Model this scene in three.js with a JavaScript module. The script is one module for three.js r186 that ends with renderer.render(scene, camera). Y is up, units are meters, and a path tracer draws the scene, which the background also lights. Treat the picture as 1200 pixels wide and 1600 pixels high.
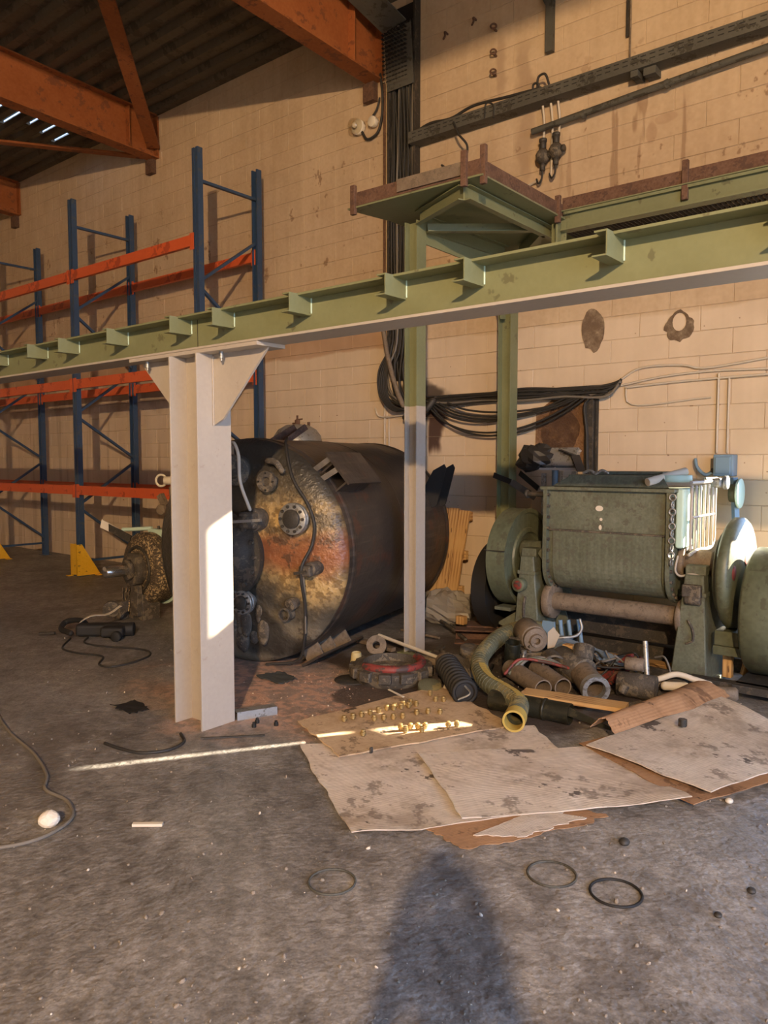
import * as THREE from 'three';
import { RoundedBoxGeometry } from 'three/addons/geometries/RoundedBoxGeometry.js';
import { mergeGeometries } from 'three/addons/utils/BufferGeometryUtils.js';
import { MarchingCubes } from 'three/addons/objects/MarchingCubes.js';
import { RectAreaLightUniformsLib } from 'three/addons/lights/RectAreaLightUniformsLib.js';

// ---------------------------------------------------------------- camera, sky, sun, lamp, exposure
const scene = new THREE.Scene();
const camera = new THREE.PerspectiveCamera(67.38, 1200 / 1600, 0.05, 100);
camera.position.set(0, 1.55, 0);
{
  const yaw = 39.2 * Math.PI / 180, pitch = 3.81 * Math.PI / 180;
  camera.lookAt(-Math.sin(yaw) * Math.cos(pitch), 1.55 - Math.sin(pitch), -Math.cos(yaw) * Math.cos(pitch));
}
const renderer = new THREE.WebGLRenderer({ antialias: true });
renderer.toneMapping = THREE.LinearToneMapping;
renderer.toneMappingExposure = 0.84;
renderer.shadowMap.enabled = true;
RectAreaLightUniformsLib.init();

scene.background = new THREE.Color().setRGB(0.40, 0.61, 1.0);      // clear pale-blue sky outside
scene.backgroundIntensity = 9.5;

const SUN_ELEVATION = 23 * Math.PI / 180;                            // low sun beyond the back wall, to the right
const sunDir = new THREE.Vector3(-0.54 * Math.cos(SUN_ELEVATION), -Math.sin(SUN_ELEVATION), 0.8417 * Math.cos(SUN_ELEVATION));
const sun = new THREE.DirectionalLight(new THREE.Color().setRGB(1.0, 0.86, 0.66), 75);
sun.position.copy(sunDir).multiplyScalar(-20).add(new THREE.Vector3(-2, 1, -4));
sun.target.position.set(-2, 1, -4);
sun.castShadow = true;
sun.shadow.mapSize.set(4096, 4096);
Object.assign(sun.shadow.camera, { left: -14, right: 14, top: 14, bottom: -14, near: 0.1, far: 60 });
scene.add(sun, sun.target);

const LAMP = new THREE.Vector3(3.05, 4.3, 4.4);                       // halogen floodlight on a post behind the camera
const LAMP_AIM = new THREE.Vector3(-12, 4.6, -6.0);
const flood = new THREE.RectAreaLight(new THREE.Color().setRGB(1.0, 0.66, 0.36), 25500, 0.16, 0.12);
flood.position.copy(LAMP);
flood.lookAt(LAMP_AIM);
flood.castShadow = true;
scene.add(flood);

// ---------------------------------------------------------------- helpers
let seedState = 20240611;
function rnd(a = 0, b = 1) {
  seedState = (seedState * 1664525 + 1013904223) >>> 0;
  return a + (b - a) * (seedState / 4294967296);
}
const V = (x, y, z) => new THREE.Vector3(x, y, z);
const v3 = (p) => (p.isVector3 ? p.clone() : new THREE.Vector3(p[0], p[1], p[2]));

// periodic value noise
const lattice = new Float32Array(65536);
{ let s = 77; for (let i = 0; i < 65536; i++) { s = (s * 1664525 + 1013904223) >>> 0; lattice[i] = s / 4294967296; } }
function hash(ix, iy, seed) { return lattice[((ix * 73 + iy * 179 + seed * 1013) ^ ((ix * 31 + seed * 7) << 5) ^ (iy << 9)) & 65535]; }
function noise(x, y, seed = 0, px = 1e6, py = px) {
  const x0 = Math.floor(x), y0 = Math.floor(y), fx = x - x0, fy = y - y0;
  const w = (n, p) => ((n % p) + p) % p;
  const ax = w(x0, px), bx_ = w(x0 + 1, px), ay = w(y0, py), by = w(y0 + 1, py);
  const sx = fx * fx * (3 - 2 * fx), sy = fy * fy * (3 - 2 * fy);
  const a = hash(ax, ay, seed), b = hash(bx_, ay, seed), c = hash(ax, by, seed), d = hash(bx_, by, seed);
  return a + (b - a) * sx + (c - a) * sy + (a - b - c + d) * sx * sy;
}
function fbm(x, y, oct, seed = 0, p = 1e6) {
  let s = 0, a = 0.5, n = 0;
  for (let o = 0; o < oct; o++) { s += a * noise(x, y, seed + o * 11, p, p); n += a; a *= 0.5; x *= 2; y *= 2; p *= 2; }
  return s / n;
}
function rough(x, y, oct, seed = 0, p = 1e6) {                 // rougher sum of octaves for chips, dirt and stains
  let s = 0, a = 1, n = 0;
  for (let o = 0; o < oct; o++) { s += a * noise(x + o * 0.37, y + o * 0.61, seed + o * 13, p, p); n += a; a *= 0.74; x *= 2; y *= 2; p *= 2; }
  return 0.5 + (s / n - 0.5) * 1.6;
}
const clamp = (x, a = 0, b = 1) => Math.min(b, Math.max(a, x));
const sstep = (a, b, x) => { const t = clamp((x - a) / (b - a)); return t * t * (3 - 2 * t); };
const mix = (a, b, t) => a + (b - a) * t;
const mixc = (a, b, t) => [mix(a[0], b[0], t), mix(a[1], b[1], t), mix(a[2], b[2], t)];

function makeTex(w, h, fn, srgb = true) {
  const d = new Uint8Array(w * h * 4);
  for (let j = 0; j < h; j++) for (let i = 0; i < w; i++) {
    const c = fn((i + 0.5) / w, (j + 0.5) / h), k = (j * w + i) * 4;
    d[k] = clamp(c[0], 0, 255); d[k + 1] = clamp(c[1], 0, 255); d[k + 2] = clamp(c[2], 0, 255); d[k + 3] = 255;
  }
  const t = new THREE.DataTexture(d, w, h);
  t.wrapS = t.wrapT = THREE.RepeatWrapping;
  t.magFilter = THREE.LinearFilter; t.minFilter = THREE.LinearMipmapLinearFilter; t.generateMipmaps = true;
  if (srgb) t.colorSpace = THREE.SRGBColorSpace;
  t.needsUpdate = true;
  return t;
}
const grey = (v) => [v * 255, v * 255, v * 255];
function rep(t, sx, sy = sx) { const c = t.clone(); c.repeat.set(sx, sy); c.needsUpdate = true; return c; }

// speckled paint: base colour, blotches, chips of another colour
function paintTex(base, { blotch = 12, chip = null, chipAt = 0.7, chipScale = 12, streak = 0, size = 512, seed = 1, grain = 6 } = {}) {
  return makeTex(size, size, (u, v) => {
    const n = fbm(u * 4, v * 4, 4, seed, 4) - 0.5, g = fbm(u * 64, v * 64, 2, seed + 5, 64) - 0.5;
    const st = streak ? (fbm(u * 48, v * 3, 2, seed + 9, 3) - 0.5) * streak : 0;
    let c = base.map((b) => b + n * 2 * blotch + g * 2 * grain + st);
    if (chip) {
      const m = rough(u * chipScale * 0.5, v * chipScale * 0.5, 5, seed + 21, chipScale * 0.5);
      c = mixc(c, chip, sstep(chipAt, chipAt + 0.09, m));
    }
    return c;
  });
}
const fineBump = makeTex(512, 512, (u, v) => grey(fbm(u * 16, v * 16, 5, 3, 16)), false);
function mat(o) { return new THREE.MeshStandardMaterial({ roughness: 0.7, metalness: 0, side: THREE.DoubleSide, ...o }); }
function tmat(tex, scale, o = {}) { return mat({ map: rep(tex, 1 / scale), ...o }); }

// ---- geometry (all of these return non-indexed geometries with uv in metres)
function fin(g) {
  let n = g.index ? g.toNonIndexed() : g;
  for (const k of Object.keys(n.attributes)) if (k !== 'position' && k !== 'normal') n.deleteAttribute(k);
  if (!n.attributes.normal) n.computeVertexNormals();
  return n;
}
function uvBox(g) {
  const p = g.attributes.position, n = g.attributes.normal, uv = new Float32Array(p.count * 2);
  for (let i = 0; i < p.count; i += 3) {
    let nx = 0, ny = 0, nz = 0;
    for (let k = 0; k < 3; k++) { nx += n.getX(i + k); ny += n.getY(i + k); nz += n.getZ(i + k); }
    nx = Math.abs(nx); ny = Math.abs(ny); nz = Math.abs(nz);
    for (let k = 0; k < 3; k++) {
      const x = p.getX(i + k), y = p.getY(i + k), z = p.getZ(i + k);
      let a, b;
      if (ny >= nx && ny >= nz) { a = x; b = z; } else if (nx >= nz) { a = z; b = y; } else { a = x; b = y; }
      uv[(i + k) * 2] = a; uv[(i + k) * 2 + 1] = b;
    }
  }
  g.setAttribute('uv', new THREE.BufferAttribute(uv, 2));
  return g;
}
function mg(list) { return list.length === 1 ? fin(list[0]) : mergeGeometries(list.map(fin)); }
function bx(cx, cy, cz, w, h, d, bev = 0.003) {
  const b = Math.min(bev, w * 0.3, h * 0.3, d * 0.3);
  const g = b > 0 ? new RoundedBoxGeometry(w, h, d, 1, b) : new THREE.BoxGeometry(w, h, d);
  return fin(g.translate(cx, cy, cz));
}
function box(x0, x1, y0, y1, z0, z1, bev) { return bx((x0 + x1) / 2, (y0 + y1) / 2, (z0 + z1) / 2, Math.abs(x1 - x0), Math.abs(y1 - y0), Math.abs(z1 - z0), bev); }
function align(g, p, q) {          // geometry built along +y from 0: lay it from p towards q
  const d = q.clone().sub(p).normalize();
  g.applyQuaternion(new THREE.Quaternion().setFromUnitVectors(V(0, 1, 0), d));
  return g.translate(p.x, p.y, p.z);
}
function rod(p, q, r, seg = 12, r2 = r) {
  p = v3(p); q = v3(q);
  const L = p.distanceTo(q), g = new THREE.CylinderGeometry(r2, r, L, seg, 1);
  g.translate(0, L / 2, 0);
  return fin(align(g, p, q));
}
function basis(p, q, up) {
  const d = q.clone().sub(p).normalize(), s = new THREE.Vector3().crossVectors(d, up).normalize(), u = new THREE.Vector3().crossVectors(s, d).normalize();
  return new THREE.Matrix4().makeBasis(s, u, d.clone());
}
function sweep(shape, p, q, up = V(0, 1, 0)) {   // extrude a 2D shape (x = sideways, y = up) from p to q
  p = v3(p); q = v3(q);
  const g = new THREE.ExtrudeGeometry(shape, { depth: p.distanceTo(q), bevelEnabled: false, steps: 1 });
  const m = basis(p, q, v3(up)); m.setPosition(p);
  const n = fin(g.applyMatrix4(m));
  for (const a of Object.values(n.attributes)) for (let i = 0; i < a.count; i += 3) {   // the basis is left-handed: turn the faces round
    const x = a.getX(i), y = a.getY(i), z = a.getZ(i);
    a.setXYZ(i, a.getX(i + 1), a.getY(i + 1), a.getZ(i + 1)); a.setXYZ(i + 1, x, y, z);
  }
  return n;
}
function shapeOf(pts) { const s = new THREE.Shape(); pts.forEach((p, i) => (i ? s.lineTo(p[0], p[1]) : s.moveTo(p[0], p[1]))); s.closePath(); return s; }
function bar(p, q, w, h, up) { return sweep(shapeOf([[-w / 2, -h / 2], [w / 2, -h / 2], [w / 2, h / 2], [-w / 2, h / 2]]), p, q, up); }
function iSection(p, q, H, B, tw, tf, up) {
  const h = H / 2, b = B / 2, t = tw / 2;
  return sweep(shapeOf([[-b, -h], [b, -h], [b, -h + tf], [t, -h + tf], [t, h - tf], [b, h - tf], [b, h], [-b, h], [-b, h - tf], [-t, h - tf], [-t, -h + tf], [-b, -h + tf]]), p, q, up);
}
function cSection(p, q, H, B, t, up, flip = 1) {   // channel, open towards +side * flip
  const h = H / 2, f = flip;
  return sweep(shapeOf([[0, -h], [B * f, -h], [B * f, -h + t], [t * f, -h + t], [t * f, h - t], [B * f, h - t], [B * f, h], [0, h]]), p, q, up);
}
function lathe(profile, p, q, seg = 28) {            // profile [[radius, along]], axis from p towards q
  const g = new THREE.LatheGeometry(profile.map(([r, y]) => new THREE.Vector2(Math.max(r, 1e-5), y)), seg);
  return fin(align(g, v3(p), v3(q)));
}
function disc(p, q, r, bev = 0.004, seg = 28) {      // solid short cylinder with chamfered rims
  p = v3(p); q = v3(q); const L = p.distanceTo(q), b = Math.min(bev, L / 3, r / 3);
  return creased(lathe([[0, 0], [r - b, 0], [r, b], [r, L - b], [r - b, L], [0, L]], p, q, seg));
}
function creased(g) { const n = g.index ? g.toNonIndexed() : g; n.computeVertexNormals(); return smoothNormals(n, 0.6); }
function smoothNormals(g, cosLimit) {                 // average face normals of faces that meet at less than the crease angle
  const p = g.attributes.position, n = g.attributes.normal, map = new Map(), out = new Float32Array(n.count * 3);
  const key = (i) => `${Math.round(p.getX(i) * 1e4)},${Math.round(p.getY(i) * 1e4)},${Math.round(p.getZ(i) * 1e4)}`;
  for (let i = 0; i < p.count; i++) { const k = key(i); if (!map.has(k)) map.set(k, []); map.get(k).push(i); }
  for (const l of map.values()) for (const i of l) {
    let x = 0, y = 0, z = 0; const a = n.getX(i), b = n.getY(i), c = n.getZ(i);
    for (const j of l) { const d = a * n.getX(j) + b * n.getY(j) + c * n.getZ(j); if (d > cosLimit) { x += n.getX(j); y += n.getY(j); z += n.getZ(j); } }
    const m = Math.hypot(x, y, z) || 1; out[i * 3] = x / m; out[i * 3 + 1] = y / m; out[i * 3 + 2] = z / m;
  }
  g.setAttribute('normal', new THREE.BufferAttribute(out, 3));
  return g;
}
function tube(pts, r, per = 6, radial = 8, closed = false) {
  const c = new THREE.CatmullRomCurve3(pts.map(v3), closed, 'centripetal');
  return fin(new THREE.TubeGeometry(c, Math.max(4, pts.length * per), r, radial, closed));
}
function capTube(pts, r, per = 6, radial = 8) {       // tube with round ends
  const a = v3(pts[0]), b = v3(pts[pts.length - 1]);
  return mg([tube(pts, r, per, radial), new THREE.SphereGeometry(r, radial, 6).translate(a.x, a.y, a.z), new THREE.SphereGeometry(r, radial, 6).translate(b.x, b.y, b.z)]);
}
function plate(pts, origin, u, w, thick, bev = 0) {   // polygon in the plane (u, w) at origin, extruded along u x w
  const g = new THREE.ExtrudeGeometry(shapeOf(pts), { depth: thick, bevelEnabled: bev > 0, bevelThickness: bev, bevelSize: bev, bevelSegments: 1, steps: 1 });
  const U = v3(u).normalize(), Wv = v3(w).normalize(), n = new THREE.Vector3().crossVectors(U, Wv);
  return fin(g.applyMatrix4(new THREE.Matrix4().makeBasis(U, Wv, n).setPosition(v3(origin))));
}
function ring(c, axis, R, r, seg = 32, rad = 8) {
  const g = new THREE.TorusGeometry(R, r, rad, seg);
  g.applyQuaternion(new THREE.Quaternion().setFromUnitVectors(V(0, 0, 1), v3(axis).normalize()));
  return fin(g.translate(c[0], c[1], c[2]));
}
function hollow(p, q, r, t, seg = 24) {               // open pipe with a wall
  p = v3(p); q = v3(q); const L = p.distanceTo(q);
  return creased(lathe([[r - t, 0], [r, 0], [r, L], [r - t, L], [r - t, 0]], p, q, seg));
}
function bolts(c, axis, R, n, r, h, seg = 6) {         // ring of hexagonal bolt heads, on axis
  const a = v3(axis).normalize(), t = Math.abs(a.y) < 0.9 ? V(0, 1, 0) : V(1, 0, 0), u = new THREE.Vector3().crossVectors(a, t).normalize(), w = new THREE.Vector3().crossVectors(a, u), out = [];
  for (let i = 0; i < n; i++) {
    const ang = i / n * Math.PI * 2, p = v3(c).addScaledVector(u, Math.cos(ang) * R).addScaledVector(w, Math.sin(ang) * R);
    out.push(rod(p, p.clone().addScaledVector(a, h), r, seg));
  }
  return out;
}

// ---- objects
const taken = {};
function numbered(n) { taken[n] = (taken[n] ?? -1) + 1; return taken[n] ? `${n}_${String(taken[n]).padStart(3, '0')}` : n; }
function thing(name, label, category, at = [0, 0, 0], turn = 0, group) {
  const g = new THREE.Group(); g.name = numbered(name); g.position.set(...at); g.rotation.y = turn;
  g.userData = { label, category }; if (group) g.userData.group = group;
  scene.add(g); return g;
}
function struct(name, at = [0, 0, 0]) { const g = new THREE.Group(); g.name = name; g.position.set(...at); g.userData = { kind: 'structure' }; scene.add(g); return g; }
const inv = new THREE.Matrix4();
// add a part; geometry is in scene coordinates unless local is true
function part(parent, name, geos, m, { local = false, label, stuff } = {}) {
  let g = mg(Array.isArray(geos) ? geos : [geos]);
  if (g.attributes.uv === undefined) uvBox(g);
  if (!local) { parent.updateWorldMatrix(true, false); inv.copy(parent.matrixWorld).invert(); g = g.applyMatrix4(inv); }
  const o = new THREE.Mesh(g, m); o.name = name; o.castShadow = o.receiveShadow = true;
  if (label) o.userData.label = label;
  if (stuff) o.userData.kind = 'stuff';
  parent.add(o); return o;
}
function single(name, label, category, geos, m, at = [0, 0, 0], group) {   // a thing that is one mesh
  const g = uvBox(mg(Array.isArray(geos) ? geos : [geos])); g.translate(-at[0], -at[1], -at[2]);
  const o = new THREE.Mesh(g, m); o.name = numbered(name); o.position.set(...at); o.castShadow = o.receiveShadow = true;
  o.userData = { label, category }; if (group) o.userData.group = group;
  scene.add(o); return o;
}

// ---------------------------------------------------------------- materials
const tBeamGreen = paintTex([116, 120, 88], { blotch: 7, chip: [96, 96, 70], chipAt: 0.8, chipScale: 18, seed: 31, grain: 3 });
const tMachine = paintTex([98, 102, 86], { blotch: 14, chip: [88, 88, 74], chipAt: 0.64, chipScale: 44, streak: 20, seed: 41, grain: 10 });
const tRafter = paintTex([142, 80, 36], { blotch: 12, chip: [112, 62, 32], chipAt: 0.66, chipScale: 24, seed: 51, grain: 6 });
const tRust = paintTex([98, 72, 56], { blotch: 14, chip: [80, 58, 46], chipAt: 0.6, chipScale: 36, seed: 61, grain: 12 });
const tGalv = paintTex([158, 158, 154], { blotch: 12, chip: [122, 118, 110], chipAt: 0.62, chipScale: 20, seed: 71, grain: 5 });
const tGrime = paintTex([72, 66, 58], { blotch: 18, chip: [104, 94, 78], chipAt: 0.6, chipScale: 16, seed: 81, grain: 12 });
const tDarkSteel = paintTex([58, 55, 50], { blotch: 10, chip: [84, 76, 66], chipAt: 0.64, chipScale: 18, seed: 91, grain: 8 });
const tWhite = paintTex([170, 162, 151], { blotch: 5, chip: [160, 150, 138], chipAt: 0.92, chipScale: 22, seed: 101, grain: 3 });
const tShell = makeTex(1024, 1024, (u, v) => {           // blackened steel with brown streaks round the shell
  const n = fbm(u * 6, v * 6, 5, 7, 6), s = fbm(u * 3, v * 40, 3, 12, 3), r = fbm(u * 10, v * 10, 4, 17, 10);
  let c = mixc([46, 42, 39], [84, 74, 66], n * 0.8);
  c = mixc(c, [112, 98, 84], sstep(0.55, 0.8, s) * 0.5);
  return mixc(c, [104, 62, 44], sstep(0.6, 0.75, r) * 0.5);
});
const tHead = makeTex(1024, 1024, (u, v) => {             // residue on the tank end: tarry black, golden scale, a rust-red tide band
  const x = (u - 0.5) * 1.9, y = (v - 0.5) * 1.9;          // metres from the centre
  const n = fbm(u * 8, v * 8, 5, 201, 8), f = fbm(u * 70, v * 70, 3, 211, 70), k = fbm(u * 16, v * 50, 3, 221, 16);
  let c = mixc([44, 42, 38], [74, 70, 62], n);
  const wob = (n - 0.5) * 0.45;
  const gold = sstep(-0.12, 0.2, x + wob) * sstep(0.62, 0.36, y + wob * 0.8 + (x - 0.3) * 0.2) * sstep(-0.42, -0.15, y + wob);
  c = mixc(c, mixc([176, 148, 98], [128, 104, 66], sstep(0.42, 0.62, f)), gold * (0.55 + 0.45 * sstep(0.35, 0.6, n)));
  const rust = sstep(0.2, 0.04, Math.abs(y - 0.02 + wob * 0.35)) * sstep(-0.2, 0.1, x + wob);
  c = mixc(c, mixc([146, 86, 52], [106, 62, 40], k), rust * 0.85);
  const low = sstep(-0.35, -0.55, y + wob * 0.6) * sstep(0.5, 0.62, fbm(u * 5, v * 5, 3, 231, 5) + 0.12);
  c = mixc(c, [136, 126, 106], low * 0.7);
  c = mixc(c, [40, 36, 32], sstep(0.66, 0.8, rough(u * 12, v * 12, 5, 241, 12)) * 0.45);
  return c;
});
const tCard = makeTex(1024, 1024, (u, v) => {             // corrugated board, scuffed and oil-spotted
  const n = fbm(u * 5, v * 5, 5, 301, 5), g = fbm(u * 120, v * 30, 2, 311, 30), ol = fbm(u * 9, v * 9, 4, 321, 9), sc = fbm(u * 6, v * 60, 3, 331, 6);
  let c = mixc([192, 174, 152], [218, 206, 190], n);
  c = c.map((q) => q + (g - 0.5) * 22 - sstep(0.55, 0.85, sc) * 8);
  c = c.map((q) => q + Math.sin(u * Math.PI * 2 * 96) * 5);
  c = mixc(c, [148, 130, 110], sstep(0.42, 0.85, rough(u * 4, v * 4, 6, 351, 4)) * 0.6);
  c = mixc(c, [112, 98, 84], sstep(0.68, 0.86, rough(u * 10, v * 10, 5, 361, 10)) * 0.6);
  return mixc(c, [70, 60, 52], sstep(0.79, 0.88, rough(u * 5, v * 5, 6, 371, 5)) * 0.8);
});
const tCardBump = makeTex(512, 512, (u, v) => grey(0.5 + 0.35 * Math.sin(u * Math.PI * 2 * 48) + 0.3 * (fbm(u * 12, v * 12, 3, 341, 12) - 0.5)), false);
const tWood = makeTex(512, 512, (u, v) => {
  const g = fbm(u * 30, v * 2.0, 4, 401, 2), n = fbm(u * 4, v * 4, 4, 411, 4), k = 0.7 * sstep(0.8, 0.86, fbm(u * 12, v * 8, 2, 421, 4));
  return mixc(mixc([196, 158, 104], [150, 110, 66], sstep(0.35, 0.7, g) * 0.8 + (n - 0.5) * 0.5), [82, 56, 34], k);
});
const tDeck = paintTex([92, 82, 66], { blotch: 8, chip: [76, 68, 54], chipAt: 0.62, chipScale: 16, seed: 111, grain: 5 });
const tPlaster = makeTex(512, 512, (u, v) => { const n = rough(u * 6, v * 6, 6, 501, 6); return mixc([128, 104, 84], [176, 152, 128], n * n * 1.6); });
const tGreaseFelt = makeTex(512, 512, (u, v) => {         // caked product on the drive
  const n = fbm(u * 60, v * 60, 3, 551, 60), m = fbm(u * 5, v * 5, 3, 561, 5);
  return mixc(mixc([74, 62, 48], [60, 52, 44], m), [176, 154, 114], sstep(0.5, 0.62, n) * (0.25 + 0.75 * sstep(0.35, 0.6, m)));
});

const mBeamGreen = tmat(tBeamGreen, 1.2, { roughness: 0.5 });
const mMachine = tmat(tMachine, 0.9, { roughness: 0.55, bumpMap: rep(fineBump, 2), bumpScale: 0.003 });
const mMachineClean = tmat(tMachine, 1.6, { roughness: 0.45, color: 0xeef2e6 });
const mRafter = tmat(tRafter, 1.5, { roughness: 0.8 });
const mRust = tmat(tRust, 0.8, { roughness: 0.9 });
const mGalv = tmat(tGalv, 0.5, { roughness: 0.45, metalness: 0.6 });
const mTrayGrey = tmat(tGalv, 0.8, { roughness: 0.7, metalness: 0.2, color: 0x8c8a82 });
const mGrime = tmat(tGrime, 0.4, { roughness: 0.75, bumpMap: rep(fineBump, 4), bumpScale: 0.003 });
const mDarkSteel = tmat(tDarkSteel, 0.5, { roughness: 0.6, metalness: 0.25 });
const mPolished = mat({ color: 0xb8b4ac, roughness: 0.22, metalness: 0.9 });
const mWhite = tmat(tWhite, 1.1, { roughness: 0.5 });
const mShell = tmat(tShell, 1.6, { roughness: 0.42, metalness: 0.1, bumpMap: rep(fineBump, 1.2), bumpScale: 0.004 });
const mHead = mat({ map: tHead, roughness: 0.4, metalness: 0.1, bumpMap: rep(fineBump, 5), bumpScale: 0.006 });
const mCard = tmat(tCard, 1.3, { roughness: 0.9, bumpMap: rep(tCardBump, 2.2), bumpScale: 0.003 });
const mCardBrown = tmat(tCard, 1.0, { roughness: 0.92, color: 0xc9a888, bumpMap: rep(tCardBump, 2.2), bumpScale: 0.0008 });
const mPly = tmat(tCard, 0.9, { roughness: 0.85, color: 0xe8d8c0 });
const mWood = tmat(tWood, 0.5, { roughness: 0.85 });
const mWoodX = mWood.clone(); mWoodX.map = tWood.clone(); mWoodX.map.repeat.set(2, 2); mWoodX.map.rotation = Math.PI / 2; mWoodX.map.needsUpdate = true;
const mPaper = mat({ color: 0xa89a84, roughness: 0.85 });
const mDeck = tmat(tDeck, 2.0, { roughness: 0.75 });
const mBlack = mat({ color: 0x1c1b1a, roughness: 0.7 });
const mCable = mat({ color: 0x2b2926, roughness: 0.65 });
const mCableGrey = mat({ color: 0x6d675e, roughness: 0.7 });
const mCableWhite = mat({ color: 0xbfb4a2, roughness: 0.6 });
const mRackBlue = tmat(paintTex([48, 70, 98], { blotch: 6, chip: [66, 76, 88], chipAt: 0.72, chipScale: 20, seed: 121, grain: 3 }), 1.0, { roughness: 0.45 });
const mRackOrange = tmat(paintTex([206, 92, 48], { blotch: 8, chip: [168, 70, 40], chipAt: 0.7, chipScale: 16, seed: 131, grain: 3 }), 1.0, { roughness: 0.5 });
const mYellow = tmat(paintTex([222, 172, 40], { blotch: 8, chip: [140, 108, 40], chipAt: 0.74, chipScale: 18, seed: 141 }), 0.8, { roughness: 0.5 });
const mPaleGreen = mat({ color: 0xb8d2c4, roughness: 0.5 });
const mBlueGrey = mat({ color: 0x6f8aa0, roughness: 0.5 });
const mGrease = tmat(tGreaseFelt, 0.6, { roughness: 0.7, bumpMap: rep(fineBump, 6), bumpScale: 0.008 });
const mBrass = mat({ color: 0xb09662, roughness: 0.4, metalness: 0.6 });
const mRed = tmat(paintTex([128, 54, 46], { blotch: 14, chip: [70, 52, 46], chipAt: 0.55, chipScale: 14, seed: 151, grain: 8 }), 0.5, { roughness: 0.6 });
const mHose = tmat(paintTex([92, 94, 76], { blotch: 16, chip: [128, 118, 82], chipAt: 0.6, chipScale: 10, seed: 161, grain: 8 }), 0.5, { roughness: 0.6 });
const mHoseYellow = mat({ color: 0xb49a4c, roughness: 0.7 });
const mTube = tmat(paintTex([118, 104, 88], { blotch: 14, chip: [100, 88, 74], chipAt: 0.62, chipScale: 30, seed: 171, grain: 8 }), 0.4, { roughness: 0.7 });
const mLightScrap = mat({ color: 0xcfc6b4, roughness: 0.8 });
const mPlaster = tmat(tPlaster, 0.5, { roughness: 0.95, bumpMap: rep(fineBump, 5), bumpScale: 0.01 });
const mBag = mat({ color: 0x262422, roughness: 0.45 });
const mWrap = new THREE.MeshPhysicalMaterial({ color: 0xb8b0a2, roughness: 0.22, transmission: 0.45, thickness: 0, side: THREE.DoubleSide });
const mSkylight = new THREE.MeshPhysicalMaterial({ color: 0x7c8080, roughness: 0.9, transmission: 0.5, thickness: 0, side: THREE.DoubleSide });
const mGlass = new THREE.MeshPhysicalMaterial({ color: 0xf2efe6, roughness: 0.08, transmission: 1, thickness: 0, side: THREE.DoubleSide });

// ---------------------------------------------------------------- floor
function floorColour(x, z, fine) {                        // dirty concrete: stains, dust, scuffs (metres)
  const a = fbm(x * 0.7, z * 0.7, 4, 601), b = fbm(x * 3, z * 3, 4, 611), s = fbm(x * 5 + z * 4, z * 14 - x * 9, 3, 621);
  let c = mixc([94, 91, 88], [154, 149, 143], clamp(a * 0.5 + b * 0.75 - 0.18));
  c = c.map((q) => q + (s - 0.5) * 34);
  const g = fbm(x * 24, z * 24, 3, 631);
  c = c.map((q) => q + (g - 0.5) * 44);
  if (fine) { const h = noise(x * 220, z * 220, 641), h2 = fbm(x * 70, z * 70, 2, 645); c = c.map((q) => q + (h - 0.5) * 26 + (h2 - 0.5) * 30); if (h > 0.985) c = [196, 188, 176]; if (h < 0.012) c = [62, 58, 54]; }
  const w = (b - 0.5) * 0.9;
  // sandy pink dust swept in front of the tank
  const dust = sstep(1.15, 0.55, Math.hypot((x + 3.7) / 1.25, (z + 3.5) / 0.85) + w);
  c = mixc(c, [190, 152, 130], dust * (0.45 + 0.55 * sstep(0.4, 0.6, g)));
  // oil soaked floor under the scrap heap
  const oil = sstep(1.1, 0.75, Math.hypot((x + 2.75) / 1.5, (z + 4.85) / 0.95) + w * 1.2);
  c = mixc(c, [64, 54, 48], oil * 0.85);
  const oil2 = sstep(1.0, 0.8, Math.hypot((x + 3.2) / 0.36, (z + 3.85) / 0.3) + w * 1.6);
  c = mixc(c, [66, 57, 50], oil2 * 0.8);
  const sp = sstep(0.62, 0.8, rough(x * 1.4, z * 1.4, 6, 651));
  c = mixc(c, [84, 78, 73], sp * 0.4);
  return c;
}
const floorBumpA = makeTex(1024, 1024, (u, v) => grey(0.55 * fbm(u * 14, v * 14, 5, 661, 14) + 0.45 * fbm(u * 90, v * 90, 3, 671, 90)), false);
const floor = struct('floor');
function slab(x0, x1, z0, z1, w, h, fine, nx, nz) {
  const tex = makeTex(w, h, (u, v) => floorColour(x0 + (x1 - x0) * u, z1 - (z1 - z0) * v, fine));
  tex.wrapS = tex.wrapT = THREE.ClampToEdgeWrapping;
  const g = new THREE.PlaneGeometry(x1 - x0, z1 - z0, nx, nz).rotateX(-Math.PI / 2).translate((x0 + x1) / 2, 0, (z0 + z1) / 2);
  const b = floorBumpA.clone(); b.repeat.set((x1 - x0) / 1.6, (z1 - z0) / 1.6); b.needsUpdate = true;
  const o = new THREE.Mesh(g, mat({ map: tex, bumpMap: b, bumpScale: 0.010, roughness: 0.5 }));
  o.name = 'concrete_surface'; o.receiveShadow = o.castShadow = true; floor.add(o);
}
slab(-3.4, 0.8, -3.6, 0.6, 2048, 2048, true, 2, 2);
slab(-16, -3.4, -6.9, 0.6, 2048, 1280, true, 2, 2);
slab(-3.4, 0.8, -6.9, -3.6, 1280, 1024, true, 2, 2);
slab(0.8, 5.6, -6.9, 0.6, 256, 256, false, 1, 1);
slab(-16, 5.6, 0.6, 9, 512, 256, false, 1, 1);
{ const o = new THREE.Mesh(uvBox(box(-16.2, 5.8, -0.25, -0.004, -7, 9.2, 0)), mat({ color: 0x6f6a63 })); o.name = 'concrete_base'; o.receiveShadow = o.castShadow = true; floor.add(o); }
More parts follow.
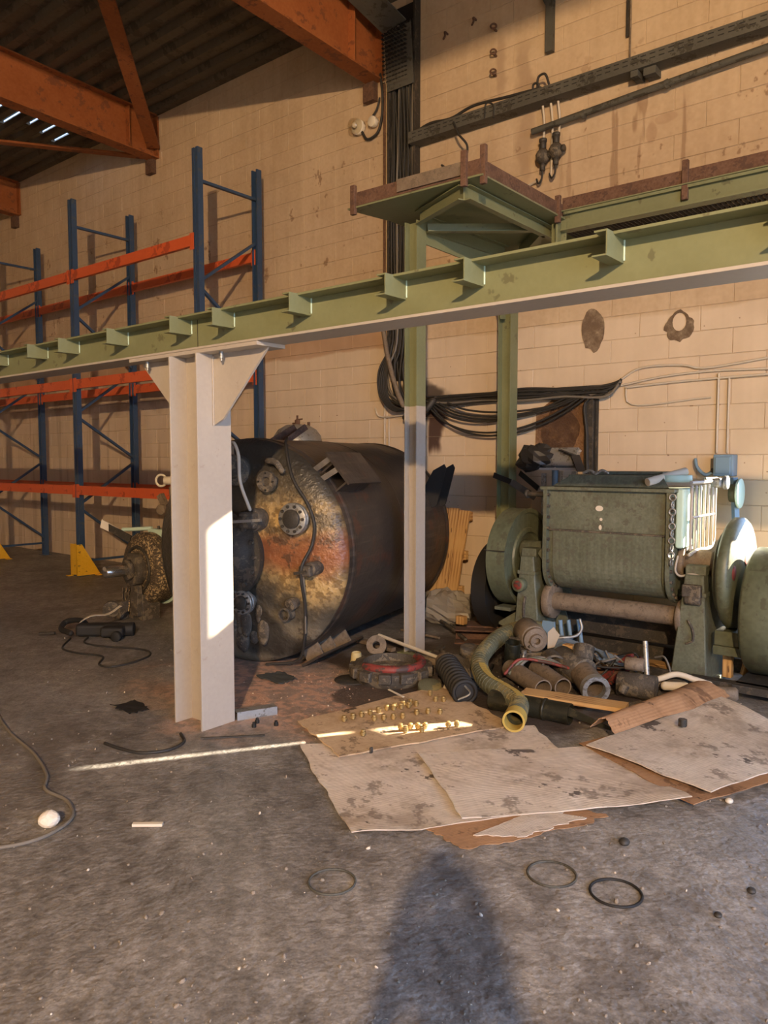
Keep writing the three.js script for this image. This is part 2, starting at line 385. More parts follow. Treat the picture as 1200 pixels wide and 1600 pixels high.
{ // yard outside, seen only as bounced light
  const g = new THREE.Mesh(uvBox(box(-25, 25, -0.4, -0.26, -30, 25, 0)), mat({ color: 0x8d877c, roughness: 0.9 })); g.name = 'yard_ground'; g.receiveShadow = true; g.castShadow = true; floor.add(g);
}

// ---------------------------------------------------------------- back wall of painted concrete blocks
const WALL = -6.5;
const tWall = makeTex(2048, 1024, (u, v) => {              // x from -15 to -1, y from 0 to 7
  const x = -15 + 14 * u, y = 7 * v;
  const a = fbm(x * 0.8, y * 0.8, 4, 701), b = fbm(x * 4, y * 4, 4, 711), st = fbm(x * 14, y * 0.9, 3, 721), g = fbm(x * 40, y * 40, 2, 731);
  let c = mixc([176, 152, 122], [200, 178, 148], clamp(a * 0.9 + (b - 0.5) * 0.5));
  c = c.map((q) => q + (st - 0.5) * 14 + (g - 0.5) * 10);
  const w = (b - 0.5);
  const lower = sstep(2.80, 2.76, y + w * 0.06);           // smoother cream coat on the lower wall
  c = mixc(c, [208, 190, 166].map((q) => q + w * 18 + (st - 0.5) * 10), lower * 0.7);
  const band = sstep(2.74, 2.78, y + w * 0.07) * sstep(3.22, 3.12, y + w * 0.2) * sstep(-4.95, -5.1, x);
  c = mixc(c, [170, 136, 106].map((q) => q + w * 26), band * 0.75);
  const smear = sstep(2.78, 2.7, y) * sstep(2.25, 2.5, y + w * 0.5) * sstep(-8.6, -9.0, x) * sstep(0.4, 0.55, b + 0.1);
  c = mixc(c, [128, 108, 90], smear * 0.45);
  const drip = sstep(0.62, 0.75, fbm(x * 9, y * 0.7, 3, 741)) * sstep(2.7, 2.4, y) * sstep(-8.2, -8.8, x);
  c = mixc(c, [126, 104, 84], drip * 0.22);
  // brown weeping streaks and scratches on the upper wall
  const s2 = sstep(0.66, 0.72, fbm(x * 12, y * 1.6, 3, 751)) * sstep(3.4, 4.0, y) * sstep(4.9, 4.5, y) * sstep(-3.4, -3.0, x) * sstep(-1.6, -2.2, x);
  c = mixc(c, [104, 74, 52], s2 * 0.35);
  const spot = sstep(0.82, 0.9, rough(x * 7, y * 5, 5, 761)) * sstep(2.9, 3.2, y) * sstep(5.2, 4.7, y);
  c = mixc(c, [112, 84, 62], spot * 0.55);
  const sm = sstep(1.0, 0.7, Math.hypot((x + 2.44) / 0.04, (y - 4.27) / 0.08) + w * 1.6) + 0.8 * sstep(1.0, 0.7, Math.hypot((x + 2.32) / 0.07, (y - 4.36) / 0.03) + w * 2.4);
  c = mixc(c, [98, 60, 42], clamp(sm) * 0.15);
  const vs = sstep(0.1, 0.03, Math.abs(x + 3.62 + w * 0.2)) * sstep(4.0, 4.3, y) * sstep(5.5, 5.2, y) + sstep(0.08, 0.02, Math.abs(x + 3.86 + w * 0.2)) * sstep(4.9, 5.1, y) * sstep(5.6, 5.4, y);
  c = mixc(c, [152, 128, 104], clamp(vs) * 0.5);
  // soot and black grease beside the cable ladder
  const soot = sstep(1.0, 0.6, Math.hypot((x + 4.86) / 0.42, (y - 2.18) / 0.22) + w * 1.2);
  c = mixc(c, [62, 52, 44], soot * 0.85);
  const tar = sstep(-4.72, -4.69, x + w * 0.05) * sstep(-4.50, -4.56, x + w * 0.12) * sstep(1.66, 1.78, y + st * 0.15) * sstep(2.12, 2.05, y);
  c = mixc(c, [66, 46, 38], tar * 0.92);
  if (lower > 0.5 && noise(x * 30, y * 30, 771) > 0.985) c = [112, 84, 66];
  return c;
});
tWall.wrapS = tWall.wrapT = THREE.ClampToEdgeWrapping;
const mWall = mat({ map: tWall, roughness: 0.85 });
const mWallPlain = mat({ color: 0xcdb99c, roughness: 0.85 });
const mMortar = mat({ color: 0xc4b094, roughness: 0.95 });
const wallBack = struct('wall_back', [0, 0, WALL]);
part(wallBack, 'mortar_bed', [box(-16, -1.42, 0, 6.6, WALL - 0.25, WALL - 0.007, 0)], mMortar);
{
  const L = 0.5, H = 0.2, ch = 0.004, all = [];
  for (let j = 0; j < 32; j++) {
    const y0 = j * H, off = (j % 2) * 0.25;
    for (let x0 = -15.75 + off; x0 < -1.42; x0 += L) {
      const xa = x0 + 0.001, xb = Math.min(x0 + L - 0.001, -1.421); if (xb - xa < 0.05) continue;
      const p = WALL + rnd(-0.0012, 0.0018), q = WALL - 0.0045, ya = y0 + 0.001, yb = y0 + H - 0.001;
      const f = [[xa + ch, ya + ch], [xb - ch, ya + ch], [xb - ch, yb - ch], [xa + ch, yb - ch]], o = [[xa, ya], [xb, ya], [xb, yb], [xa, yb]];
      const tri = [], quad = (a, b, c, d) => tri.push(...a, ...b, ...c, ...a, ...c, ...d);
      const F = f.map(([a, b]) => [a, b, p]), O = o.map(([a, b]) => [a, b, q]);
      quad(F[0], F[1], F[2], F[3]);
      for (let k = 0; k < 4; k++) quad(O[k], O[(k + 1) % 4], F[(k + 1) % 4], F[k]);
      const g = new THREE.BufferGeometry(); g.setAttribute('position', new THREE.Float32BufferAttribute(tri, 3)); g.computeVertexNormals();
      const uv = []; for (let k = 0; k < tri.length; k += 3) uv.push((tri[k] + 15) / 14, tri[k + 1] / 7);
      g.setAttribute('uv', new THREE.Float32BufferAttribute(uv, 2));
      g.translate(0, 0, -WALL);
      const cx = (xa + xb) / 2, cy = y0 + 0.1, d = Math.hypot(cx, cy - 1.55, 6.5), inView = cx > -13.6 && cy > 0.5 && cy < 5.9;
      // hidden by the green beam, the tank or the machine: not among the largest
      all.push({ g, size: inView ? 1 / d : 0.01 / d });
    }
  }
  all.sort((a, b) => b.size - a.size);
  all.slice(0, 300).forEach(({ g }) => { const o = new THREE.Mesh(g, mWall); o.name = 'block'; o.castShadow = o.receiveShadow = true; wallBack.add(o); });
  const o = new THREE.Mesh(mergeGeometries(all.slice(300).map((a) => a.g)), mWall); o.name = 'block_courses'; o.userData.kind = 'stuff'; o.castShadow = o.receiveShadow = true; wallBack.add(o);
}
// the wall goes on to the right of the picture round an old boarded doorway
part(wallBack, 'masonry', [box(-0.2, 5.6, 0, 6.6, WALL - 0.25, WALL, 0), box(-1.42, -0.2, 3.3, 6.6, WALL - 0.25, WALL, 0)], mWallPlain);
const door1 = struct('door_1', [-0.8, 0, WALL - 0.1]);      // sheet-metal door with a slit between its leaves and two missing panes
{
  const z0 = WALL - 0.14, z1 = WALL - 0.08, add = (n, a, b, c, d) => part(door1, n, [box(a, b, c, d, z0, z1, 0)], mDarkSteel);
  add('door_panel', -1.42, -0.9, 0, 0.85); add('door_panel', -0.9, -0.5, 0, 0.25);
  add('door_panel', -1.42, -1.4, 0.85, 1.9); add('door_panel', -1.0, -0.635, 1.62, 2.47); add('door_panel', -1.12, -1.0, 1.88, 2.47); add('door_panel', -1.42, -1.12, 1.9, 2.47); add('door_panel', -0.635, -0.44, 1.72, 1.76);
  add('door_panel', -1.42, -1.24, 2.47, 3.12); add('door_panel', -1.04, -0.635, 2.47, 3.12);
  add('door_panel', -1.42, -0.635, 3.12, 3.3);
  add('door_panel', -0.565, -0.2, 1.76, 3.3); add('door_panel', -0.44, -0.2, 0, 1.76);
  add('door_panel', -0.635, -0.565, 2.36, 3.3);
}
// the other walls of the hall, outside the picture
const wallLeft = struct('wall_left', [-16, 0, 1]);
part(wallLeft, 'masonry', [box(-16.25, -16, 0, 7.2, -6.75, 9, 0)], mWallPlain);
const wallFront = struct('wall_front', [-5, 0, 9]);
part(wallFront, 'masonry', [box(-16.25, 5.85, 0, 7.2, 9, 9.25, 0)], mWallPlain);
const wallRight = struct('wall_right', [3.9, 0, 1]);         // with a wide open loading door
part(wallRight, 'masonry', [box(3.9, 4.15, 0, 7.2, -6.75, -3.6, 0), box(3.9, 4.15, 0, 7.2, 3.2, 9, 0), box(3.9, 4.15, 4.0, 7.2, -3.6, 3.2, 0)], mWallPlain);

// ---------------------------------------------------------------- roof: ribbed steel deck on rafters
const roofY = (z) => 6.30 + 0.03 * (z + 6.5);
function deckSheet(x0, x1, z0, z1) {
  const top = [], bot = [], pitch = 0.25;
  for (let z = z0; z < z1 - 1e-6; z += pitch) {
    const e = Math.min(pitch, z1 - z);
    for (const [dz, dy] of [[0, 0], [0.1, 0], [0.13, 0.07], [0.22, 0.07]]) if (dz <= e) { top.push([z + dz, roofY(z + dz) + dy + 0.01]); bot.push([z + dz, roofY(z + dz) + dy]); }
  }
  top.push([z1, roofY(z1) + 0.01]); bot.push([z1, roofY(z1)]);
  // shape x = sideways of a sweep along +x with up = y: sideways = d x up = +z
  return sweep(shapeOf([...bot, ...top.reverse()]), [x0, 0, 0], [x1, 0, 0]);
}
const ceiling = struct('ceiling', [-5, 6.3, 0]);
part(ceiling, 'deck_sheet', deckSheet(-16.2, -11.45, -6.75, 9.2), mDeck);
part(ceiling, 'deck_sheet', deckSheet(-11.45, -10.35, -6.75, -6.25), mDeck);
for (let i = 0; i < 5; i++) {                               // narrow translucent slots between the ribs
  const z = -6.25 + i * 0.25, x0 = -11.3 + (i % 3) * 0.13, x1 = x0 + 0.45 + (i % 2) * 0.2;
  part(ceiling, 'deck_sheet', deckSheet(-11.45, -10.35, z, z + 0.19), mDeck);
  part(ceiling, 'deck_sheet', [box(-11.45, x0, roofY(z) + 0.0, roofY(z) + 0.07, z + 0.19, z + 0.25, 0), box(x1, -10.35, roofY(z) + 0.0, roofY(z) + 0.07, z + 0.19, z + 0.25, 0)], mDeck);
  part(ceiling, 'roof_light', [box(x0, x1, roofY(z) + 0.04, roofY(z) + 0.045, z + 0.19, z + 0.25, 0)], mSkylight, { label: 'translucent roof slot' });
}
part(ceiling, 'deck_sheet', deckSheet(-11.45, -10.35, -5.0, 9.2), mDeck);
part(ceiling, 'deck_sheet', deckSheet(-10.35, 5.8, -6.75, 9.2), mDeck);
function rafter(x, bottom, label) {
  const t = thing('roof_rafter', label, 'roof beam', [x, bottom, -6.45]);
  const z0 = -6.47, z1 = 8.95, top0 = roofY(z0) - 0.002, top1 = roofY(z1) - 0.002, b1 = bottom + 0.06 * 2;
  part(t, 'web', [plate([[0, bottom], [z1 - z0, b1 + 0.3], [z1 - z0, top1], [0, top0]], [x + 0.006, 0, z0], [0, 0, 1], [0, 1, 0], 0.012)], mRafter);
  part(t, 'top_flange', [bar([x, top0 - 0.008, z0], [x, top1 - 0.008, z1], 0.2, 0.016)], mRafter);
  part(t, 'bottom_flange', [bar([x, bottom, z0], [x, b1 + 0.3, z1], 0.2, 0.018)], mRafter);
  part(t, 'end_plate', [box(x - 0.1, x + 0.1, bottom - 0.01, top0 - 0.02, z0 - 0.025, z0)], mRafter);
  part(t, 'bearing_bracket', [box(x - 0.13, x + 0.02, bottom - 0.2, bottom - 0.01, -6.495, -6.42)], mRust);
  part(t, 'stiffener', [box(x - 0.095, x + 0.095, bottom + 0.01, top0 - 0.02, z0 + 0.42, z0 + 0.432)], mRafter);
  return t;
}
rafter(-5.4, 5.56, 'orange roof rafter meeting the wall beside the vertical cable ladder');
rafter(-9.4, 5.73, 'orange roof rafter meeting the wall above the middle of the blue racking');
rafter(-13.4, 5.75, 'orange roof rafter at the far left end of the wall');
single('roof_brace', 'flat rust-orange diagonal brace rising from the middle rafter foot toward the right', 'brace', [bar([-9.3, 5.84, -6.4], [-5.6, 6.26, -3.0], 0.17, 0.03)], mRafter, [-9.3, 5.84, -6.4]);
single('roof_brace', 'flat rust-orange diagonal brace leaving the middle rafter foot toward the left', 'brace', [bar([-9.5, 5.76, -6.4], [-13.2, 6.2, -3.2], 0.12, 0.03)], mRafter, [-9.5, 5.76, -6.4]);
single('roof_girder', 'horizontal steel girder under the roof above the camera, outside the picture', 'girder', [iSection([-0.35, 5.06, 0], [3.85, 5.06, 0], 0.5, 0.2, 0.012, 0.016)], mRafter, [2.5, 4.81, 0]);

// ---------------------------------------------------------------- white column and green gantry beam
{
  const t = thing('steel_column', 'cream-white H-section steel column with triangular gussets under the green beam', 'column', [-3.66, 0, -2.8]);
  part(t, 'flange', box(-3.79, -3.777, 0, 2.15, -2.92, -2.68, 0.002), mWhite);
  part(t, 'flange', box(-3.543, -3.53, 0, 2.15, -2.92, -2.68, 0.002), mWhite);
  part(t, 'web', box(-3.777, -3.543, 0, 2.15, -2.805, -2.795, 0), mWhite);
  part(t, 'cap_plate', box(-4.22, -3.05, 2.15, 2.171, -2.9, -2.7, 0.002), mWhite);
  part(t, 'gusset_plate', plate([[0, 0], [0, 0.4], [-0.42, 0.4], [-0.42, 0.385]], [-3.79, 1.75, -2.807], [1, 0, 0], [0, 1, 0], 0.014), mWhite);
  part(t, 'gusset_plate', plate([[0, 0], [0.085, 0.035], [0.46, 0.4], [0, 0.4]], [-3.53, 1.75, -2.807], [1, 0, 0], [0, 1, 0], 0.014), mWhite);
  part(t, 'weld_seam', [rod([-3.525, 1.75, -2.79], [-3.525, 2.14, -2.79], 0.005, 6)], mWhite);
  for (const x of [-3.86, -3.4, -4.1]) part(t, 'bolt', [rod([x, 2.115, -2.75], [x, 2.15, -2.75], 0.014, 6), rod([x, 2.10, -2.75], [x, 2.15, -2.75], 0.007, 8)], mGalv);
}
{
  const t = thing('gantry_beam', 'long sage-green H-beam with a row of small welded stubs crossing the hall', 'steel beam', [-3.2, 2.172, -2.8]);
  part(t, 'web', box(-9, 1.2, 2.184, 2.362, -2.804, -2.796, 0), mBeamGreen);
  part(t, 'top_flange', box(-9, 1.2, 2.361, 2.373, -2.9, -2.7, 0.002), mBeamGreen);
  part(t, 'bottom_flange', box(-9, 1.2, 2.172, 2.185, -2.9, -2.7, 0.002), mWhite, { label: 'pale painted bottom flange' });
  for (const x of [-6.62, -6.0, -5.39, -4.96, -4.37, -3.72, -3.34, -2.75, -2.15, -1.74, -1.14, -0.54]) {
    const s = part(t, 'stub', [box(x - 0.005, x, 2.282, 2.362, -2.796, -2.645, 0)], mBeamGreen);
    part(s, 'stub_flange', [box(x - 0.05, x, 2.362, 2.369, -2.7, -2.645, 0), box(x - 0.055, x, 2.276, 2.282, -2.796, -2.64, 0)], mBeamGreen);
    part(s, 'weld', [rod([x + 0.002, 2.285, -2.794], [x + 0.002, 2.36, -2.794], 0.004, 6)], mPaleGreen);
  }
  part(t, 'splice_joint', [box(-3.667, -3.663, 2.186, 2.36, -2.797, -2.794, 0)], mDarkSteel);
}

// ---------------------------------------------------------------- green steel platform and walkway on slim posts
{
  const t = thing('steel_platform', 'sage-green steel platform and walkway with rusty toe boards on slim posts', 'platform', [-3.67, 0, -4.9]);
  const post = (x, z, b) => part(t, 'post', [iSection([x, 0, z], [x, 3.4, z], b, b, 0.008, 0.009, [1, 0, 0])], mBeamGreen);
  post(-3.6, -6.2, 0.13);
  part(t, 'post', [iSection([-3.68, 1.98, -4.9], [-3.68, 3.4, -4.9], 0.12, 0.12, 0.008, 0.009, [1, 0, 0])], mBeamGreen);
  part(t, 'post_foot', [iSection([-3.68, 0, -4.9], [-3.68, 1.98, -4.9], 0.12, 0.12, 0.008, 0.009, [1, 0, 0])], mWhite, { label: 'cream-painted lower half of the post' });
  part(t, 'base_plate', box(-3.78, -3.58, 0, 0.012, -5.0, -4.8, 0.001), mBeamGreen);
  part(t, 'base_plate', box(-3.7, -3.5, 0, 0.012, -6.3, -6.1, 0.001), mBeamGreen);
  // deck plate with cut corner
  part(t, 'deck_plate', plate([[-4.03, 4.5], [-2.84, 4.53], [-2.84, 6.42], [-3.95, 6.42], [-3.95, 4.93]].map(([x, z]) => [x, z]), [0, 3.47, 0], [1, 0, 0], [0, 0, -1], 0.012), mBeamGreen);
  // frame below the deck
  const C = (p, q, h = 0.1) => part(t, 'frame_channel', [cSection(p, q, h, 0.05, 0.007, [0, 1, 0], 1)], mBeamGreen);
  C([-3.03, 3.41, -4.6], [-3.03, 3.41, -6.4]); C([-3.6, 3.41, -4.86], [-3.03, 3.41, -4.6]);
  C([-3.68, 3.41, -4.96], [-3.62, 3.41, -6.15], 0.12);
  C([-3.03, 3.41, -5.7], [-3.5, 3.41, -6.2]);
  part(t, 'cross_angle', [bar([-3.6, 3.33, -4.95], [-3.03, 3.38, -5.62], 0.06, 0.008), bar([-3.6, 3.36, -4.95], [-3.03, 3.41, -5.62], 0.008, 0.06)], mBeamGreen);
  // haunched portal plate between the posts
  { const pts = [[0.06, 0.34], [0.06, 0.24], [0.55, 0.22]]; for (let i = 0; i <= 8; i++) { const a = i / 8 * Math.PI / 2; pts.push([0.75 + 0.42 * Math.sin(a), 0.22 - 0.42 * (1 - Math.cos(a))]); } pts.push([1.24, -0.2], [1.24, 0.34]);
    part(t, 'haunch_plate', [plate(pts, [-3.68, 3.02, -4.9], [0.0614, 0, -0.998], [0, 1, 0], 0.012)], mBeamGreen); }
  // walkway along the wall to the right
  part(t, 'walkway_channel', [cSection([-2.9, 3.45, -5.78], [0.6, 3.45, -5.78], 0.16, 0.06, 0.008, [0, 1, 0], 1)], mBeamGreen);
  part(t, 'kick_rail', [box(-2.84, 0.6, 3.50, 3.535, -5.74, -5.735, 0.001), box(-2.84, 0.6, 3.362, 3.372, -5.78, -5.68, 0.001)], mBeamGreen);
  part(t, 'walkway_channel', [cSection([-2.9, 3.4, -6.36], [0.6, 3.4, -6.36], 0.12, 0.05, 0.008, [0, 1, 0], -1)], mBeamGreen);
  { const g = []; for (let x = -2.88; x < 0.6; x += 0.034) g.push(box(x, x + 0.004, 3.39, 3.42, -6.36, -5.8, 0)); for (let k = 0; k < 5; k++) g.push(box(-2.9, 0.6, 3.408, 3.42, -5.88 - k * 0.1, -5.876 - k * 0.1, 0));
    part(t, 'grating', g, mDarkSteel, { stuff: true, label: 'dark open-bar grating' }); }
  // rusty toe boards and railing stumps
  const toe = (p, q) => part(t, 'toe_board', [bar(p, q, 0.012, 0.1)], mRust);
  toe([-4.0, 3.535, -4.51], [-2.86, 3.535, -4.54]); toe([-2.86, 3.535, -4.55], [-2.86, 3.535, -5.76]);
  toe([-2.86, 3.585, -5.76], [0.6, 3.585, -5.76]); 
  part(t, 'painted_patch', [bar([-3.55, 3.545, -4.5], [-3.0, 3.545, -4.516], 0.004, 0.09)], mTube, { label: 'pale flaking strip on the toe board' });
  for (const [x, z, y] of [[-3.97, -4.5, 3.64], [-2.98, -4.52, 3.66], [-2.85, -4.56, 3.68], [-2.85, -5.66, 3.63], [-1.9, -5.75, 3.7], [-0.6, -5.75, 3.7]])
    part(t, 'railing_stump', [bx(x, (y + 3.42) / 2, z, 0.045, y - 3.42, 0.035, 0.006)], mRust);
  part(t, 'joint_bracket', [box(-2.95, -2.82, 3.3, 3.45, -5.76, -5.75, 0.002), box(-2.88, -2.86, 3.28, 3.46, -5.74, -5.68, 0.002)], mBeamGreen);
}

// ---------------------------------------------------------------- pallet racking
{
  const t = thing('pallet_rack', 'tall pallet racking with blue uprights and orange beams along the back wall', 'rack', [-9.68, 0, -5.8]);
  const ZF = -5.4, ZR = -6.25, XS = [-7.04, -9.68, -12.32, -14.96];
  for (const x of XS) {
    const f = new THREE.Group(); f.name = 'upright_frame'; t.add(f);
    const up = (z, s) => part(f, 'upright', [sweep(shapeOf([[-0.05, -0.035], [-0.015, -0.035], [-0.015, -0.022], [0.015, -0.022], [0.015, -0.035], [0.05, -0.035], [0.05, 0.035], [0.03, 0.035], [0.03, -0.015], [-0.03, -0.015], [-0.03, 0.035], [-0.05, 0.035]].map(([a, b]) => [a, b * s])), [x, 0.006, z], [x, 4.96, z], [0, 0, -1])], mRackBlue);
    up(ZF, 1); up(ZR, -1);
    part(f, 'foot_plate', [box(x - 0.08, x + 0.08, 0, 0.006, ZF - 0.07, ZF + 0.07, 0)], mRackBlue);
    part(f, 'foot_plate', [box(x - 0.08, x + 0.08, 0, 0.006, ZR - 0.07, ZR + 0.07, 0)], mRackBlue);
    const b = (y0, z0, y1, z1) => part(f, 'brace', [bar([x, y0, z0], [x, y1, z1], 0.03, 0.04, [1, 0, 0])], mRackBlue);
    b(4.62, ZF - 0.02, 4.62, ZR + 0.02);
    const n = [[4.12, ZR], [3.52, ZF], [2.86, ZR], [2.24, ZF], [1.66, ZR], [1.06, ZF], [0.52, ZR]];
    let prev = [4.2, ZR];
    b(4.12, ZR + 0.02, 3.54, ZF - 0.02); b(3.46, ZF - 0.02, 2.86, ZR + 0.02); b(2.78, ZR + 0.02, 2.2, ZF - 0.02); b(2.12, ZF - 0.02, 1.6, ZR + 0.02);
    b(1.52, ZR + 0.02, 0.98, ZF - 0.02); b(0.9, ZF - 0.02, 0.3, ZR + 0.02); b(0.2, ZF - 0.02, 0.2, ZR + 0.02);
  }
  for (let i = 0; i < 3; i++) for (const y of [3.97, 2.56, 1.16]) for (const [z, s] of [[ZF + 0.035, 1], [ZR - 0.0, -1]]) {
    const xa = XS[i] - 0.05, xb = XS[i + 1] + 0.05;
    const bm = part(t, 'beam', [sweep(shapeOf([[-0.025, -0.06], [0.025, -0.06], [0.025, 0.03], [-0.0, 0.03], [0.0, 0.06], [-0.025, 0.06]].map(([a, b]) => [a * -s, b])), [xb, y, z], [xa, y, z])], mRackOrange);
    for (const x of [xa, xb]) part(bm, 'connector', [box(x - 0.035, x + 0.035, y - 0.1, y + 0.08, z + 0.012, z + 0.02, 0.001)], mRackOrange);
  }
}
for (const [x, l] of [[-9.68, 'yellow wedge-shaped upright guard at the foot of the middle rack frame'], [-12.32, 'yellow upright guard cut off by the left edge of the picture']]) {
  const t = thing('upright_guard', l, 'guard', [x, 0, -5.42]);
  part(t, 'side_plate', [plate([[0, 0], [0.34, 0], [0.08, 0.42], [0, 0.42]], [x + 0.06, 0.012, -5.3], [0, 0, -1], [0, 1, 0], 0.006)], mYellow);
  part(t, 'side_plate', [plate([[0, 0], [0.34, 0], [0.08, 0.42], [0, 0.42]], [x - 0.09, 0.012, -5.3], [0, 0, -1], [0, 1, 0], 0.006)], mYellow);
  part(t, 'front_plate', [box(x - 0.096, x + 0.066, 0.03, 0.44, -5.306, -5.3, 0.002)], mYellow);
  part(t, 'foot_tab', [box(x - 0.15, x - 0.09, 0, 0.012, -5.34, -5.26, 0.002)], mYellow);
  part(t, 'foot_tab', [box(x + 0.06, x + 0.13, 0, 0.012, -5.64, -5.56, 0.002)], mYellow);
}

// ---------------------------------------------------------------- wall services
{ // perforated cable tray along the upper wall
  const t = thing('cable_tray', 'perforated grey cable tray sloping across the upper right wall', 'cable tray', [-3.0, 4.74, -6.38]);
  const yl = (x) => 4.735 + 0 * x;
  part(t, 'channel', [sweep(shapeOf([[-0.07, -0.055], [0.07, -0.055], [0.07, 0.055], [0.066, 0.055], [0.066, -0.05], [-0.066, -0.05], [-0.066, 0.055], [-0.07, 0.055]]), [-4.85, 4.795, -6.4], [0.2, 4.795, -6.4])], mTrayGrey);
  const g = []; for (let x = -4.8; x < 0.1; x += 0.075) for (const y of [4.785, 4.82]) g.push(box(x, x + 0.045, y, y + 0.008, -6.331, -6.329, 0));
  part(t, 'slots', g, mBlack, { stuff: true });
  part(t, 'bracket', [box(-2.46, -2.36, 4.68, 4.74, -6.49, -6.36, 0.002)], mTrayGrey);
  part(t, 'bracket', [box(-2.56, -2.5, 4.69, 4.74, -6.49, -6.34, 0.002)], mTrayGrey);
  part(t, 'cable', [capTube([[-4.83, 4.83, -6.36], [-4.6, 4.88, -6.36], [-4.35, 4.86, -6.36], [-4.1, 4.9, -6.35], [-3.7, 4.88, -6.36], [-3.4, 4.87, -6.38]], 0.014)], mCable);
  part(t, 'cable', [capTube([[-4.3, 4.8, -6.33], [-4.22, 4.66, -6.3], [-4.12, 4.52, -6.3], [-4.16, 4.38, -6.3], [-4.3, 4.34, -6.3], [-4.42, 4.42, -6.31]], 0.011)], mCable);
  part(t, 'cable', [capTube([[-3.42, 4.84, -6.36], [-3.4, 4.95, -6.34], [-3.34, 4.96, -6.34], [-3.3, 4.85, -6.36]], 0.011), capTube([[-3.46, 4.82, -6.36], [-3.45, 4.9, -6.34], [-3.41, 4.9, -6.34], [-3.39, 4.83, -6.36]], 0.01)], mCable);
  part(t, 'cable_tie', [tube([[-3.95, 4.74, -6.325], [-3.93, 4.87, -6.325], [-3.86, 4.84, -6.325], [-3.85, 4.72, -6.325]], 0.008)], mCable);
}
single('conduit_pipe', 'grey steel conduit below the perforated tray on the right wall', 'pipe', [rod([-3.5, 4.53, -6.42], [0.2, 4.72, -6.42], 0.028, 12), rod([-2.3, 4.585, -6.42], [-2.27, 4.592, -6.42], 0.036, 12), rod([-3.02, 4.545, -6.42], [-2.99, 4.552, -6.42], 0.036, 12)], mTrayGrey, [-1.6, 4.6, -6.42]);
{ // hanging lamp fittings on their cables
  const fit = (x, y, label) => {
    const t = thing('lamp_fitting', label, 'lamp fitting', [x, y, -6.42]);
    part(t, 'cap', [disc([x, y + 0.06, -6.42], [x, y + 0.15, -6.42], 0.03), disc([x, y + 0.13, -6.42], [x, y + 0.16, -6.42], 0.036)], mDarkSteel);
    part(t, 'body', [lathe([[0.0, -0.06], [0.035, -0.055], [0.06, -0.02], [0.066, 0.02], [0.05, 0.05], [0.03, 0.07], [0, 0.07]], [x, y, -6.42], [x, y + 1, -6.42], 18)], mGrime);
    part(t, 'side_cap', [disc([x + 0.05, y + 0.01, -6.42], [x + 0.085, y + 0.01, -6.42], 0.032)], mDarkSteel);
    part(t, 'gland', [disc([x, y - 0.12, -6.42], [x, y - 0.055, -6.42], 0.024)], mDarkSteel);
    part(t, 'cable_tail', [capTube([[x, y - 0.12, -6.42], [x - 0.01, y - 0.19, -6.42], [x - 0.045, y - 0.22, -6.43], [x - 0.075, y - 0.17, -6.45]], 0.009)], mCable);
    return t;
  };
  fit(-3.39, 4.28, 'small dark bulb holder hanging lower left of the pair below the tray');
  fit(-3.26, 4.30, 'small dark bulb holder hanging right of its twin below the tray');
  for (const [x, b, l] of [[-3.4, 4.43, 'pale flex hanging to the left bulb holder'], [-3.32, 4.1, 'pale long flex between the two bulb holders'], [-3.25, 4.46, 'pale flex hanging to the right bulb holder']])
    single('hanging_flex', l, 'cable', [capTube([[x - 0.01, 4.76, -6.44], [x, 4.6, -6.46], [x, b, -6.45]], 0.011)], mCableWhite, [x, 4.5, -6.45]);
  single('wall_conduit', 'thin beige conduit running left from the left bulb holder', 'conduit', [capTube([[-3.46, 4.1, -6.46], [-3.6, 4.08, -6.48], [-4.1, 4.02, -6.485]], 0.011)], mCableWhite, [-3.8, 4.05, -6.48]);
}
{ // bulkhead lamp next to the cable ladder
  const t = thing('bulkhead_lamp', 'round glass bulkhead lamp with junction box left of the cable ladder', 'lamp', [-5.6, 5.15, -6.45]);
  part(t, 'base', [disc([-5.63, 5.15, -6.495], [-5.63, 5.15, -6.44], 0.08)], mLightScrap);
  part(t, 'glass', [lathe([[0.075, 0], [0.078, 0.04], [0.06, 0.085], [0.03, 0.105], [0, 0.11]], [-5.63, 5.15, -6.44], [-5.63, 5.15, -5], 20)], mGlass);
  part(t, 'bulb', [new THREE.SphereGeometry(0.03, 12, 10).translate(-5.63, 5.15, -6.4)], mLightScrap);
  part(t, 'junction_box', [disc([-5.42, 5.15, -6.495], [-5.42, 5.15, -6.43], 0.055)], mLightScrap);
  part(t, 'cable', [capTube([[-5.57, 5.08, -6.46], [-5.5, 4.99, -6.46], [-5.36, 5.02, -6.46], [-5.3, 5.16, -6.46], [-5.29, 5.4, -6.46], [-5.31, 5.6, -6.45]], 0.014)], mCable);
  part(t, 'cable', [capTube([[-5.42, 5.2, -6.45], [-5.36, 5.26, -6.45], [-5.32, 5.36, -6.45]], 0.01)], mCable);
}
